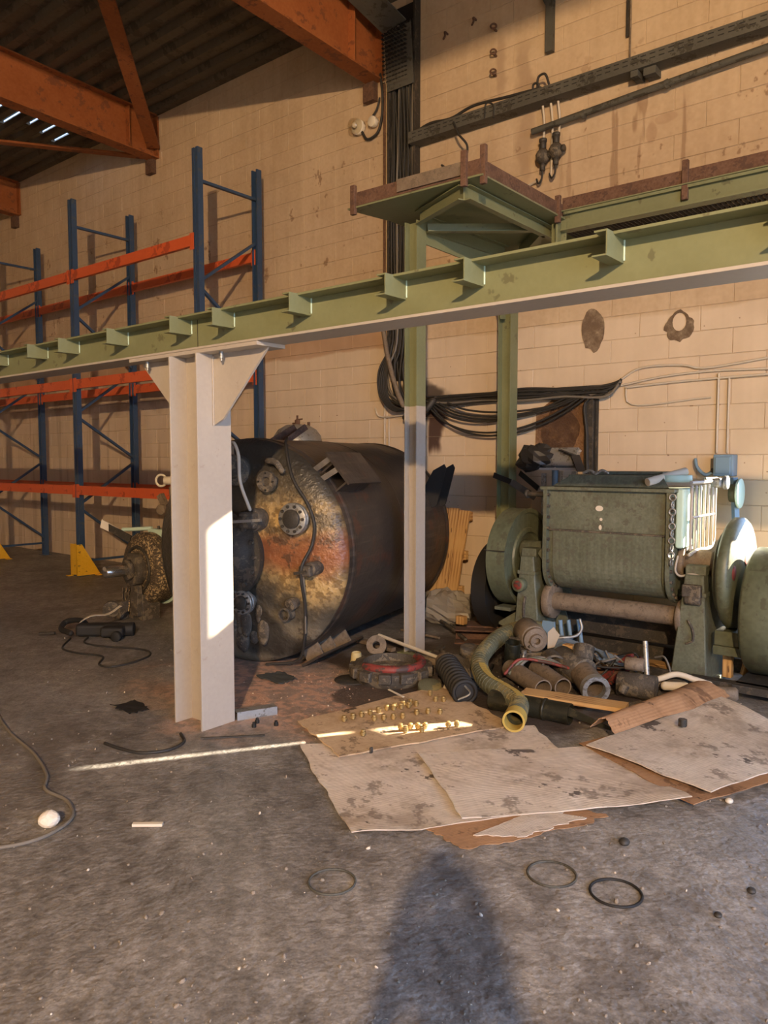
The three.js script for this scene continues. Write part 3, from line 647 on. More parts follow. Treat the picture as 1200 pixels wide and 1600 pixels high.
{ // ladder of cables beside the rafter
  const t = thing('cable_ladder', 'dark vertical cable ladder packed with black cables beside the rafter', 'cable ladder', [-5.0, 2.0, -6.4]);
  part(t, 'rail', [box(-5.18, -5.155, 2.5, 6.2, -6.495, -6.4, 0.002)], mDarkSteel);
  part(t, 'rail', [box(-4.845, -4.82, 1.55, 6.2, -6.495, -6.4, 0.002)], mDarkSteel);
  part(t, 'back_plate', [box(-5.155, -4.845, 2.4, 6.2, -6.495, -6.48, 0)], mBlack);
  part(t, 'cover', [sweep(shapeOf([[-0.17, -0.05], [0.17, -0.05], [0.17, -0.04], [-0.17, -0.04]]), [-5.0, 5.35, -6.35], [-5.0, 5.92, -6.3], [0, 0, 1]), bar([-5.02, 5.93, -6.32], [-5.12, 6.16, -5.6], 0.34, 0.012), bar([-5.12, 6.16, -5.6], [-5.2, 6.2, -1.0], 0.34, 0.012)], mTrayGrey, { label: 'perforated grey tray turning from the roof down the wall' });
  const holes = []; for (let i = 0; i < 8; i++) for (let k = 0; k < 12; k++) holes.push(box(-5.15 + i * 0.04, -5.125 + i * 0.04, 5.4 + k * 0.042, 5.408 + k * 0.042, -6.302, -6.3 + k * 0.003 + 0.006, 0));
  part(t, 'slots', holes, mBlack, { stuff: true });
  for (let i = 0; i < 16; i++) {
    const x = -5.14 + (i % 8) * 0.04, z = -6.46 + (i > 7 ? 0.025 : 0), pts = [[x, 6.0, z]];
    for (let y = 5.5; y > 2.7; y -= 0.55) pts.push([x + rnd(-0.018, 0.018), y, z + rnd(-0.006, 0.012)]);
    const s = rnd(-0.12, 0.05);
    pts.push([x + s, 2.5, z + rnd(0, 0.05)], [x + s + rnd(-0.02, 0.08), 2.25, z + rnd(0, 0.06)], [-4.86 + rnd(-0.03, 0.05), 2.12 + rnd(-0.05, 0.05), z + 0.02], [-4.55, 2.17 + rnd(-0.03, 0.04), -6.44]);
    part(t, 'cable', [tube(pts, 0.013, 4, 6)], i % 5 ? mCable : mCableGrey);
  }
  part(t, 'loose_pipe', [capTube([[-5.2, 2.95, -6.36], [-5.1, 2.6, -6.33], [-4.97, 2.25, -6.32], [-4.9, 2.12, -6.32]], 0.026, 6, 10)], mTube);
  for (let i = 0; i < 6; i++) part(t, 'cable', [tube([[-5.1, 2.75, -6.38], [-5.24 + i * 0.02, 2.5 - i * 0.03, -6.34], [-5.22 + i * 0.03, 2.25 - i * 0.02, -6.33], [-5.05 + i * 0.03, 2.08, -6.34], [-4.85, 2.08, -6.38]], 0.011, 5, 6)], mCable);
  part(t, 'coiled_hose', [capTube([[-4.9, 2.0, -6.36], [-4.75, 2.0, -6.32], [-4.62, 2.06, -6.32], [-4.55, 2.15, -6.36]], 0.035, 6, 10)], mDarkSteel);
}
single('wall_conduit', 'thin brown conduit running down the wall left of the cable ladder', 'conduit', [rod([-5.28, 5.5, -6.48], [-5.28, 3.06, -6.48], 0.014, 8)], mRust, [-5.28, 3.1, -6.48]);
single('wall_conduit', 'thin cream conduit below the beam left of the cable ladder', 'conduit', [rod([-5.28, 3.05, -6.485], [-5.28, 1.0, -6.485], 0.011, 8), rod([-5.22, 2.0, -6.485], [-5.22, 1.0, -6.485], 0.009, 8), capTube([[-5.4, 2.12, -6.47], [-5.36, 2.04, -6.47], [-5.0, 2.03, -6.47]], 0.009)], mCableWhite, [-5.28, 2, -6.48]);
{ // horizontal run of cables
  const t = thing('cable_run', 'bundle of dark cables strung along the wall behind the slim green posts', 'cables', [-3.5, 2.1, -6.45]);
  part(t, 'support_angle', [box(-4.68, -2.72, 2.2, 2.212, -6.495, -6.42, 0.001)], mDarkSteel);
  for (let i = 0; i < 9; i++) {
    const y = 2.12 + (i % 5) * 0.022, z = -6.43 + (i > 4 ? 0.02 : 0), pts = [[-4.72, 2.14 + rnd(-0.03, 0.03), z]];
    for (let x = -4.4; x < -2.7; x += 0.42) pts.push([x, y + rnd(-0.016, 0.016), z + rnd(-0.006, 0.006)]);
    if (i % 3 === 0) pts.push([-2.93, 2.08, z], [-2.92, 1.8, z], [-2.91, 1.42, z]); else pts.push([-2.62, 2.24 + rnd(-0.03, 0.01), z]);
    part(t, 'cable', [tube(pts, 0.012, 5, 6)], i % 4 === 1 ? mCableGrey : mCable);
  }
  for (const [sag, x0, x1] of [[0.34, -4.62, -2.9], [0.31, -4.66, -2.95], [0.18, -4.55, -2.95], [0.16, -4.5, -3.0], [0.12, -4.4, -2.9], [0.2, -4.6, -3.1]]) {
    const pts = []; for (let k = 0; k <= 8; k++) { const u = k / 8; pts.push([x0 + (x1 - x0) * u, 2.13 - sag * (1 - (2 * Math.pow(u, 0.85) - 1) ** 2), -6.4 + 0.03 * Math.sin(u * 6)]); }
    part(t, 'sagging_cable', [tube(pts, 0.011, 4, 6)], mCable);
  }
}
single('wall_conduit', 'dark upright duct on the wall behind the metal box', 'duct', [box(-2.95, -2.87, 1.2, 2.1, -6.495, -6.43, 0.004), box(-2.866, -2.845, 1.3, 2.12, -6.495, -6.47, 0.002)], mDarkSteel, [-2.91, 1.2, -6.46]);
{
  const g = (pts, r = 0.01) => capTube(pts, r, 5, 6);
  const t = thing('surface_conduits', 'thin cream conduits fanning out along the right wall to the frame edge', 'conduits', [-1.9, 2.2, -6.48]);
  for (const pts of [[[-2.66, 2.24, -6.48], [-2.5, 2.33, -6.48], [-2.1, 2.33, -6.48], [-2.0, 2.3, -6.48], [-1.3, 2.36, -6.48]], [[-2.64, 2.2, -6.48], [-2.3, 2.25, -6.48], [-1.9, 2.27, -6.48], [-1.3, 2.25, -6.48]], [[-2.6, 2.18, -6.48], [-2.2, 2.2, -6.48], [-1.3, 2.22, -6.48]]])
    part(t, 'conduit', g(pts), mCableWhite);
  part(t, 'drop_conduit', g([[-1.84, 2.24, -6.48], [-1.84, 1.62, -6.48]]), mCableWhite); part(t, 'drop_conduit', g([[-1.76, 2.2, -6.48], [-1.76, 1.62, -6.48]], 0.008), mCableWhite);
  part(t, 'conduit', g([[-2.6, 2.17, -6.485], [-2.58, 2.05, -6.485], [-1.9, 2.06, -6.485]], 0.008), mCableWhite);
}
{
  const t = thing('switch_box', 'blue-grey switch box on the wall above the right machine wheel', 'switch box', [-1.75, 1.5, -6.42]);
  part(t, 'body', box(-1.83, -1.68, 1.43, 1.6, -6.49, -6.36, 0.008), mBlueGrey);
  part(t, 'cover', box(-1.81, -1.7, 1.45, 1.58, -6.362, -6.345, 0.004), mBlueGrey);
  part(t, 'cable', capTube([[-1.83, 1.47, -6.42], [-1.9, 1.44, -6.41], [-1.97, 1.5, -6.42], [-1.99, 1.56, -6.44]], 0.014), mBlueGrey);
  part(t, 'gland', disc([-1.86, 1.47, -6.42], [-1.82, 1.47, -6.42], 0.022), mDarkSteel);
}
{
  const t = thing('hand_wheel', 'pale green round disc on a blue arm behind the right machine wheel', 'disc', [-1.62, 1.3, -6.3]);
  part(t, 'disc', disc([-1.62, 1.3, -6.3], [-1.6, 1.3, -6.3], 0.115), mPaleGreen);
  part(t, 'hub', disc([-1.68, 1.3, -6.3], [-1.62, 1.3, -6.3], 0.07), mMachineClean);
  part(t, 'arm', bar([-1.66, 1.42, -6.32], [-1.62, 0.9, -6.3], 0.05, 0.03), mBlueGrey);
  part(t, 'post', rod([-1.62, 0.0, -6.3], [-1.62, 0.95, -6.3], 0.03), mBlueGrey);
}
{ // steel bracket and bolts near the top of the wall
  const t = thing('wall_bracket', 'grey steel angle bracket hanging from the roof edge at top right', 'bracket', [-3.36, 5.2, -6.44]);
  part(t, 'upright', box(-3.395, -3.325, 5.2, 6.2, -6.495, -6.44, 0.002), mTrayGrey);
  part(t, 'diagonal', bar([-3.34, 5.55, -6.45], [-3.52, 5.9, -6.45], 0.012, 0.05), mTrayGrey);
  const s = thing('drop_rod', 'thin steel strap and rod hanging above the cable tray', 'rod', [-2.62, 5.0, -6.47]);
  part(s, 'strap', box(-2.66, -2.635, 5.1, 6.2, -6.495, -6.47, 0.001), mDarkSteel);
  part(s, 'rod', rod([-2.62, 4.85, -6.47], [-2.62, 6.2, -6.47], 0.008, 8), mTube);
}
for (const [x, y, l] of [[-3.93, 5.61, 'topmost'], [-3.93, 5.38, 'middle'], [-3.93, 5.2, 'lowest']]) {
  const t = thing('anchor_bolt', `rusty anchor bolt in the upper wall, ${l} of the three in a column`, 'bolt', [x, y, -6.46]);
  part(t, 'eye', [ring([x, y, -6.44], [0.6, 0.3, 1], 0.026, 0.009, 16, 6)], mRust); part(t, 'shank', [rod([x, y - 0.02, -6.5], [x, y - 0.02, -6.44], 0.01, 8)], mRust);
}
for (const [x, y, l] of [[-4.49, 5.72, 'rusty hook in the shaded wall close to the cable ladder'], [-4.16, 5.74, 'rusty hook in the shaded wall left of the three anchor bolts']])
  single('wall_hook', l, 'hook', [capTube([[x, y + 0.03, -6.5], [x, y + 0.03, -6.45], [x + 0.01, y - 0.01, -6.44], [x - 0.015, y - 0.03, -6.45]], 0.01)], mRust, [x, y, -6.47]);
{ // mends in the wall
  const blob = (cx, cy, rx, ry, seed, n = 26, hole) => { const pts = []; for (let i = 0; i < n; i++) { const a = i / n * Math.PI * 2, k = 0.86 + 0.28 * noise(i * 0.7, seed, seed, n * 0.7 | 0); pts.push([cx + Math.cos(a) * rx * k, cy + Math.sin(a) * ry * k]); }
    const s = shapeOf(pts); if (hole) { const h = new THREE.Path(); for (let i = 0; i <= 16; i++) { const a = -i / 16 * Math.PI * 2; const q = [cx + 0.005 + Math.cos(a) * rx * 0.5, cy + 0.03 + Math.sin(a) * ry * 0.62]; i ? h.lineTo(...q) : h.moveTo(...q); } s.holes.push(h); }
    return fin(new THREE.ExtrudeGeometry(s, { depth: 0.012, bevelEnabled: false }).translate(0, 0, -6.505)); };
  single('plaster_patch', 'oval grey plaster patch on the wall under the green beam', 'patch', blob(-2.92, 2.71, 0.105, 0.185, 3), tmat(tPlaster, 0.4, { roughness: 0.95, color: 0xcdd0cc }), [-2.92, 2.71, -6.5]);
  single('plaster_patch', 'ring-shaped grey plaster patch right of the oval one', 'patch', blob(-2.17, 2.66, 0.115, 0.12, 5, 30, true), tmat(tPlaster, 0.4, { roughness: 0.95, color: 0xc4c6c0 }), [-2.17, 2.66, -6.5]);
  single('plaster_patch', 'large brown rough bricked-up square behind the metal box', 'patch', [fin(new THREE.ExtrudeGeometry(shapeOf([[-3.47, 1.5], [-2.98, 1.5], [-2.97, 2.1], [-3.3, 2.11], [-3.46, 2.0]]), { depth: 0.012, bevelEnabled: false }).translate(0, 0, -6.505))], tmat(tPlaster, 0.7, { roughness: 0.95, color: 0xd6c2ac, bumpMap: rep(fineBump, 5), bumpScale: 0.01 }), [-3.2, 1.8, -6.5]);
  single('plaster_patch', 'round dark smear of mortar on the brown bricked-up square', 'patch', blob(-3.22, 1.83, 0.19, 0.19, 9, 28), tmat(tPlaster, 0.5, { roughness: 0.95, color: 0x9a8876, bumpMap: rep(fineBump, 5), bumpScale: 0.01 }).clone(), [-3.22, 1.83, -6.495]).position.z += 0.004;
}

// ---------------------------------------------------------------- the tank, lying on its side (local: axis along -z, end plate facing +z)
{
  const R = 0.86, L = 2.05, CY = 0.86;
  const t = thing('storage_tank', 'big blackened steel tank lying on its side with rusty golden end', 'tank', [-4.53, 0, -3.93], 14 * Math.PI / 180);
  const o = { local: true }, A = (x, y, z) => [x, y, z];
  const zOn = (x, y) => { const r = Math.hypot(x, y - CY) / R; return r < 1 ? 0.20 * Math.sqrt(Math.max(0, 1 - r * r * 0.97)) : 0; };   // surface of the dished end
  // shell with a rolled knuckle
  part(t, 'shell', [creased(lathe([[R, 0], [R, L], [R - 0.012, L], [R - 0.012, 0], [R, 0]], A(0, CY, 0), A(0, CY, -1), 72))], mShell, o);
  part(t, 'weld_band', [creased(lathe([[R + 0.001, 0.05], [R + 0.008, 0.06], [R + 0.008, 0.1], [R + 0.001, 0.11]], A(0, CY, 0), A(0, CY, -1), 72)), creased(lathe([[R + 0.001, L - 0.06], [R + 0.01, L - 0.05], [R + 0.01, L - 0.005], [R + 0.001, L]], A(0, CY, 0), A(0, CY, -1), 72)), creased(lathe([[R + 0.0005, 1.02], [R + 0.004, 1.03], [R + 0.004, 1.05], [R + 0.0005, 1.06]], A(0, CY, 0), A(0, CY, -1), 72))], mShell, o);
  {
    const prof = []; for (let i = 0; i <= 20; i++) { const r = i / 20; prof.push([R * r, 0.20 * Math.sqrt(Math.max(0, 1 - r * r * 0.97))]); }
    prof.push([R * 1.0, 0]);
    const g = lathe(prof, A(0, CY, 0), A(0, CY, 1), 64);
    const p = g.attributes.position, uv = new Float32Array(p.count * 2);
    for (let i = 0; i < p.count; i++) { uv[i * 2] = 0.5 + p.getX(i) / 1.9; uv[i * 2 + 1] = 0.5 + (p.getY(i) - CY) / 1.9; }
    g.setAttribute('uv', new THREE.BufferAttribute(uv, 2));
    const m = new THREE.Mesh(g, mHead); m.name = 'dished_end'; m.castShadow = m.receiveShadow = true; m.userData.label = 'dished end caked with golden and rust-red residue'; t.add(m);
    part(t, 'rear_end', [creased(lathe([[0, L + 0.16], [R * 0.5, L + 0.13], [R * 0.85, L + 0.05], [R, L]], A(0, CY, 0), A(0, CY, -1), 48))], mShell, o);
  }
  // manhole
  const mh = part(t, 'manhole', [creased(lathe([[0.30, 0], [0.30, 0.09], [0.33, 0.09], [0.33, 0.13], [0.22, 0.14], [0.2, 0.17], [0, 0.19]], A(-0.05, 0.85, 0.16), A(-0.05, 0.85, 1), 40))], mDarkSteel, o);
  part(mh, 'bolt', bolts(A(-0.05, 0.85, 0.288), A(0, 0, 1), 0.285, 16, 0.016, 0.03), mGrime, o);
  const flange = (x, y, r, len, m = mGalv, open = true) => {
    const z = zOn(x, y) - 0.03, f = part(t, 'flanged_nozzle', [disc(A(x, y, z), A(x, y, z + len), r * 0.55), ...(open ? [creased(lathe([[r * 0.45, len], [r, len], [r, len + 0.03], [r * 0.45, len + 0.03], [r * 0.45, len]], A(x, y, z), A(x, y, z + 1), 28))] : [disc(A(x, y, z + len), A(x, y, z + len + 0.028), r), disc(A(x, y, z + len + 0.03), A(x, y, z + len + 0.055), r)])], m, o);
    part(f, 'bolt', bolts(A(x, y, z + len + (open ? 0.03 : 0.055)), A(0, 0, 1), r * 0.8, open ? 4 : 10, r * 0.1, 0.016), mDarkSteel, o);
    if (!open) part(f, 'blank_cover', [disc(A(x, y, z + len + 0.05), A(x, y, z + len + 0.075), r * 0.6)], mDarkSteel, o);
    return f;
  };
  flange(0.30, 1.40, 0.078, 0.1, mGrime); flange(0.52, 1.135, 0.115, 0.07, mGalv, false); flange(0.12, 0.51, 0.088, 0.1, mGalv, false);
  { // valve with a lever, and motor-like gauge head joined by a conduit
    const z = zOn(0.2, 1.12);
    const v = part(t, 'valve', [disc(A(0.2, 1.12, z - 0.02), A(0.2, 1.12, z + 0.1), 0.085), bx(0.2, 1.12, z + 0.13, 0.13, 0.12, 0.07, 0.015), disc(A(0.14, 1.12, z + 0.15), A(0.26, 1.12, z + 0.15), 0.035)], mGrime, o);
    part(v, 'lever', [bar(A(0.1, 1.11, z + 0.18), A(0.34, 1.13, z + 0.18), 0.02, 0.02)], mGalv, o);
    const z2 = zOn(-0.02, 1.5);
    const g = part(t, 'drive_head', [disc(A(-0.02, 1.49, z2 - 0.02), A(0.0, 1.47, z2 + 0.06), 0.11), disc(A(0, 1.5, z2 + 0.06), A(-0.02, 1.54, z2 + 0.24), 0.085), disc(A(-0.03, 1.56, z2 + 0.2), A(-0.1, 1.6, z2 + 0.24), 0.05)], mGrime, o);
    part(g, 'cooling_fin', [bar(A(-0.06, 1.56, z2 + 0.14), A(0.03, 1.51, z2 + 0.2), 0.2, 0.014), bar(A(-0.06, 1.6, z2 + 0.14), A(0.03, 1.55, z2 + 0.2), 0.19, 0.014)], mTube, o);
    part(g, 'terminal_box', [bx(0.02, 1.63, z2 + 0.16, 0.06, 0.07, 0.06, 0.008)], mTube, o);
    part(t, 'flex_conduit', [capTube([A(0.03, 1.66, z2 + 0.17), A(0.09, 1.68, z2 + 0.2), A(0.16, 1.6, z2 + 0.24), A(0.19, 1.4, z2 + 0.26), A(0.22, 1.2, z + 0.14)], 0.013, 8, 8)], mCableWhite, o);
    part(t, 'elbow_stub', [capTube([A(0.28, 1.54, zOn(0.28, 1.54) - 0.02), A(0.28, 1.55, zOn(0.28, 1.54) + 0.07), A(0.36, 1.54, zOn(0.28, 1.54) + 0.09), A(0.4, 1.48, zOn(0.28, 1.54) + 0.07)], 0.024)], mGrime, o);
  }
  { const z = zOn(0.66, 0.78); const k = part(t, 'drain_cock', [disc(A(0.66, 0.78, z - 0.03), A(0.66, 0.78, z + 0.11), 0.05), bx(0.64, 0.77, z + 0.12, 0.1, 0.08, 0.06, 0.015)], mGrime, o); part(k, 'handle', [bar(A(0.56, 0.75, z + 0.15), A(0.66, 0.77, z + 0.15), 0.02, 0.02)], mDarkSteel, o); }
  { const z = zOn(0.45, 0.42); part(t, 'drain_stub', [hollow(A(0.43, 0.43, z - 0.03), A(0.43, 0.43, z + 0.08), 0.05, 0.012), disc(A(0.48, 0.52, z - 0.03), A(0.47, 0.5, z + 0.07), 0.045)], mGrime, o); }
  part(t, 'rope', [capTube([A(0.27, 1.72, -0.1), A(0.36, 1.66, 0.06), A(0.5, 1.42, 0.19), A(0.63, 1.24, 0.2), A(0.68, 1.1, 0.2), A(0.66, 0.95, 0.2), A(0.62, 0.79, 0.28), A(0.6, 0.5, 0.2), A(0.55, 0.25, 0.13), A(0.45, 0.06, 0.06), A(0.2, 0.012, 0.1)], 0.012, 8, 8)], mCable, o);
  part(t, 'rope', [capTube([A(0.62, 0.79, 0.27), A(0.61, 0.6, 0.22), A(0.58, 0.3, 0.16)], 0.007)], mCableGrey, o);
  // caked residue at the foot of the end plate
  { const g = []; for (let i = 0; i < 26; i++) { const a = rnd(-2.5, -1.15), r = rnd(0.5, 0.8) * R, x = Math.cos(a) * r, y = CY + Math.sin(a) * r; g.push(new THREE.IcosahedronGeometry(rnd(0.02, 0.06), 1).scale(1, rnd(1.2, 2.6), 0.35).translate(x, y, zOn(x, y))); }
    part(t, 'residue', g, mGrime, { local: true, stuff: true }); }
  // support lug high on the shell: plate on two ribs
  {
    const ang = 40 * Math.PI / 180, n = V(Math.cos(ang), Math.sin(ang), 0), c = V(0, CY, 0).addScaledVector(n, R + 0.12), u = V(-Math.sin(ang), Math.cos(ang), 0);
    const lug = part(t, 'support_lug', [plate([[-0.02, -0.15], [0.52, -0.15], [0.52, 0.15], [-0.02, 0.15]], c.clone().add(V(0, 0, -0.02)), [0, 0, -1], u, 0.018)], mShell, o);
    for (const k of [-0.1, 0.08]) { const b = V(0, CY, 0).addScaledVector(n, R - 0.02).addScaledVector(u, k); part(lug, 'rib', [plate([[0, 0], [0.44, 0], [0.44, 0.14], [0.02, 0.14]], b.clone().add(V(0, 0, -0.04)), [0, 0, -1], n, 0.014)], mShell, o); }
    part(lug, 'rib', [bar(c.clone().addScaledVector(u, 0.1).add(V(0, 0, -0.02)), V(0.5, 1.42, 0.05), 0.012, 0.04)], mShell, o);
    part(lug, 'rib', [bar(c.clone().addScaledVector(u, 0.0).add(V(0, 0, -0.02)), V(0.56, 1.36, 0.06), 0.012, 0.04)], mShell, o);
  }
  { // rear lugs, two upright plates
    const ang = 28 * Math.PI / 180, n = V(Math.cos(ang), Math.sin(ang), 0);
    for (const [z, k] of [[-1.72, 0], [-1.95, 0.05]]) part(t, 'rear_lug', [plate([[0, -0.16], [0.1, -0.16], [0.34, 0.1], [0.34, 0.14], [0.22, 0.14], [0, 0]], V(0, CY, z).addScaledVector(n, R - 0.06), n, [-Math.sin(ang), Math.cos(ang), 0], 0.02)], mBlack, o);
  }
  { // lower support lug resting by the floor
    const ang = -58 * Math.PI / 180, n = V(Math.cos(ang), Math.sin(ang), 0), u = V(-Math.sin(ang), Math.cos(ang), 0), c = V(0, CY, 0).addScaledVector(n, R + 0.1);
    const lug = part(t, 'support_lug', [plate([[0.0, -0.06], [0.75, -0.06], [0.75, 0.1], [0.0, 0.1]], c.clone().add(V(0, 0, 0.02)), [0, 0, -1], u, 0.018)], mShell, o);
    for (const z of [-0.1, -0.3, -0.55]) part(lug, 'rib', [plate([[-0.08, -0.02], [0.08, -0.02], [0.08, 0.13], [-0.08, 0.13]], V(0, CY, z).addScaledVector(n, R - 0.03), u, n, 0.016)], mTube, o);
  }
  // lifting gear on the far upper side
  part(t, 'upper_lug', [plate([[0, 0], [0.1, 0], [0.04, 0.16], [0, 0.16]], V(-0.55, 1.5, -0.3), [0.3, 0.1, -1], [-0.2, 1, 0], 0.03), plate([[0, 0], [0.45, 0.0], [0.4, 0.16], [0.1, 0.1]], V(-0.5, 1.54, -0.55), [0.8, 0.05, -0.4], [-0.2, 1, 0], 0.03)], mBlack, o);
  part(t, 'upper_strap', [bar(A(-0.35, 1.63, -0.6), A(-0.05, 1.83, -0.75), 0.03, 0.07), bar(A(-0.05, 1.72, -0.6), A(0.05, 1.84, -0.75), 0.02, 0.05)], mRust, o);
}
{ // domed vessel standing behind the tank
  const x = -6.25, z = -6.12;
  const t = thing('domed_vessel', 'grey domed vessel top with lugs showing behind the tank', 'vessel', [x, 0, z]);
  part(t, 'body', [creased(lathe([[0.27, 0], [0.27, 1.74], [0.0, 1.74]], [x, 0.02, z], [x, 1, z], 32))], mDarkSteel);
  part(t, 'dome', [lathe([[0.275, 0], [0.265, 0.07], [0.215, 0.14], [0.13, 0.19], [0.0, 0.205]], [x, 1.76, z], [x, 3, z], 36)], mGalv);
  part(t, 'rim', [ring([x, 1.76, z], [0, 1, 0], 0.277, 0.012, 36, 8)], mDarkSteel);
  part(t, 'foot_ring', [disc([x, 0, z], [x, 0.03, z], 0.28)], mDarkSteel);
  part(t, 'top_valve', [disc([x, 1.95, z], [x, 2.01, z], 0.03), rod([x, 2.0, z], [x, 2.06, z], 0.012), bar([x - 0.02, 2.01, z], [x + 0.05, 2.02, z - 0.03], 0.015, 0.015)], mRust);
  for (const a of [2.5, 0.7]) part(t, 'lug', [bx(x + Math.cos(a) * 0.15, 1.955, z - Math.sin(a) * 0.1, 0.02, 0.06, 0.03)], mRust);
}

// ---------------------------------------------------------------- kneading machine
{
  const t = thing('kneading_machine', 'old green double-trough kneading machine with round gear covers', 'machine', [-2.3, 0, -5.72]);
  const ZC = -5.72, ZFr = -5.38, ZB = -6.06;
  const uProfile = (e, top, bot0 = 0.86) => {      // [z', y] cross-section with two round lobes, grown by e
    const p = [], r = 0.17 + e, cy = 0.76;
    p.push([ZFr + e, top]); 
    for (let i = 0; i <= 10; i++) { const a = i / 10 * Math.PI * 0.62; p.push([ZFr - 0.17 + r * Math.cos(a), cy - (r + 0.01) * Math.sin(a)]); }
    for (let i = 10; i >= 0; i--) { const a = i / 10 * Math.PI * 0.62; p.push([ZB + 0.17 - r * Math.cos(a), cy - (r + 0.01) * Math.sin(a)]); }
    p.push([ZB - e, top]);
    return p;
  };
  // sweep along +x: sideways is +z
  const tr = new THREE.Group(); tr.name = 'trough'; t.add(tr);
  part(tr, 'trough_body', [sweep(shapeOf(uProfile(0, 1.33)), [-2.75, 0, 0], [-1.81, 0, 0])], mMachine);
  part(tr, 'jacket', [sweep(shapeOf(uProfile(0.022, 1.02)), [-2.7, 0, 0], [-1.87, 0, 0])], mMachine);
  for (const [a, b] of [[-2.775, -2.745], [-1.835, -1.805]]) {
    const f = part(tr, 'end_flange', [sweep(shapeOf(uProfile(0.045, 1.34)), [a, 0, 0], [b, 0, 0])], mMachine);
    const g = []; for (let y = 0.78; y < 1.32; y += 0.085) g.push(rod([b, y, ZFr + 0.025], [b + 0.016, y, ZFr + 0.025], 0.013, 6), rod([b, y, ZB - 0.02], [b + 0.016, y, ZB - 0.02], 0.013, 6));
    for (let i = 1; i < 6; i++) { const an = i / 6 * 1.7; g.push(rod([b, 0.76 - 0.195 * Math.sin(an), ZFr - 0.17 + 0.195 * Math.cos(an)], [b + 0.016, 0.76 - 0.195 * Math.sin(an), ZFr - 0.17 + 0.195 * Math.cos(an)], 0.013, 6)); }
    part(f, 'bolts', g, mGrime);
  }
  part(tr, 'rim', [box(-2.8, -1.78, 1.33, 1.355, ZB - 0.05, ZFr + 0.05, 0.004)], mMachine);
  part(tr, 'weld_line', [box(-2.73, -1.85, 1.018, 1.032, ZFr - 0.002, ZFr + 0.026, 0.004)], mGrime);
  part(tr, 'splash', [new THREE.CircleGeometry(0.03, 12).scale(1, 0.7, 1).translate(-2.34, 1.2, ZFr + 0.0015), new THREE.CircleGeometry(0.012, 10).translate(-2.325, 1.12, ZFr + 0.0015), new THREE.CircleGeometry(0.012, 10).scale(1, 1.6, 1).translate(-2.33, 1.06, ZFr + 0.0015)], mLightScrap, { label: 'pale splash on the trough front' });
  const lid = part(t, 'lid', [plate([[-2.72, 0], [-1.84, 0], [-1.9, 0.09], [-2.6, 0.09]], [0, 1.356, ZFr - 0.02], [1, 0, 0], [0, 0.85, -0.53], 0.012), box(-2.62, -1.9, 1.42, 1.445, ZB + 0.1, ZFr - 0.06, 0.006), box(-2.5, -1.95, 1.445, 1.47, ZB + 0.12, ZFr - 0.2, 0.006)], mMachine);
  part(lid, 'clamp', [capTube([[-2.5, 1.46, -5.45], [-2.44, 1.48, -5.44], [-2.4, 1.455, -5.44], [-2.35, 1.48, -5.44], [-2.31, 1.46, -5.45]], 0.01)], mGalv);
  part(lid, 'counterweight_bar', [rod([-1.98, 1.4, -5.36], [-1.8, 1.475, -5.62], 0.03, 12)], mLightScrap);
  part(t, 'hinge_pin', [rod([-2.95, 1.29, -5.42], [-2.76, 1.29, -5.42], 0.02), disc([-2.97, 1.29, -5.42], [-2.95, 1.29, -5.42], 0.034)], mDarkSteel);
  // pedestals
  const ped = (xa, xb, xc, xd, h) => {
    const p = part(t, 'pedestal', [plate([[xa, 0], [xb, 0], [xd, h], [xc, h]], [0, 0, -6.02], [1, 0, 0], [0, 1, 0], 0.62, 0.008)], mMachine);
    part(p, 'bearing_cap', [box(xc - 0.015, xd + 0.015, h, h + 0.07, -5.86, -5.42, 0.01), box(xc - 0.03, xd + 0.03, h - 0.14, h - 0.11, -5.5, -5.385, 0.005)], mMachine);
    part(p, 'foot', [box(xa - 0.04, xb + 0.04, 0, 0.05, -6.06, -5.36, 0.006)], mMachine);
    return p;
  };
  const pl = ped(-3.06, -2.82, -2.99, -2.89, 0.79), pr = ped(-1.8, -1.56, -1.71, -1.6, 0.76);
  part(pl, 'sight_glass', [disc([-2.985, 0.57, -5.42], [-2.985, 0.57, -5.33], 0.055)], mMachineClean);
  part(pl, 'sight_glass_window', [disc([-2.985, 0.57, -5.335], [-2.985, 0.57, -5.325], 0.036)], mRed);
  part(pl, 'hanging_wire', [capTube([[-2.94, 0.47, -5.37], [-2.945, 0.4, -5.36], [-2.95, 0.32, -5.37]], 0.012)], mGrime);
  part(pl, 'side_bracket', [plate([[0, 0], [-0.2, 0.05], [-0.2, 0.07], [0, 0.2]], [-3.04, 0.15, -5.5], [1, 0, 0], [0, 1, 0], 0.02)], mMachine);
  part(pl, 'brace_web', [plate([[0, 0], [0.16, 0], [0, 0.55]], [-2.82, 0.05, -5.7], [1, 0, 0], [0, 1, 0], 0.02)], mMachine);
  part(pr, 'wire', [capTube([[-1.68, 0.45, -5.375], [-1.65, 0.4, -5.37], [-1.645, 0.32, -5.37], [-1.69, 0.29, -5.375]], 0.008)], mGrime);
  part(pr, 'gland_block', [bx(-1.66, 0.66, -5.37, 0.13, 0.09, 0.05, 0.012), disc([-1.7, 0.6, -5.37], [-1.6, 0.6, -5.37], 0.035)], mGrime);
  // shafts
  part(t, 'shaft_housing', [disc([-3.08, 0.82, -5.6], [-2.77, 0.82, -5.6], 0.085), disc([-2.86, 0.82, -5.6], [-2.8, 0.82, -5.6], 0.12), plate([[0, 0], [0.1, -0.12], [0.1, 0.14]], [-2.87, 0.82, -5.46], [1, 0, 0], [0, 1, 0], 0.02)], mMachine);
  part(t, 'shaft_housing', [disc([-1.81, 0.83, -5.6], [-1.48, 0.83, -5.6], 0.095), disc([-1.8, 0.83, -5.6], [-1.76, 0.83, -5.6], 0.135)], mTube);
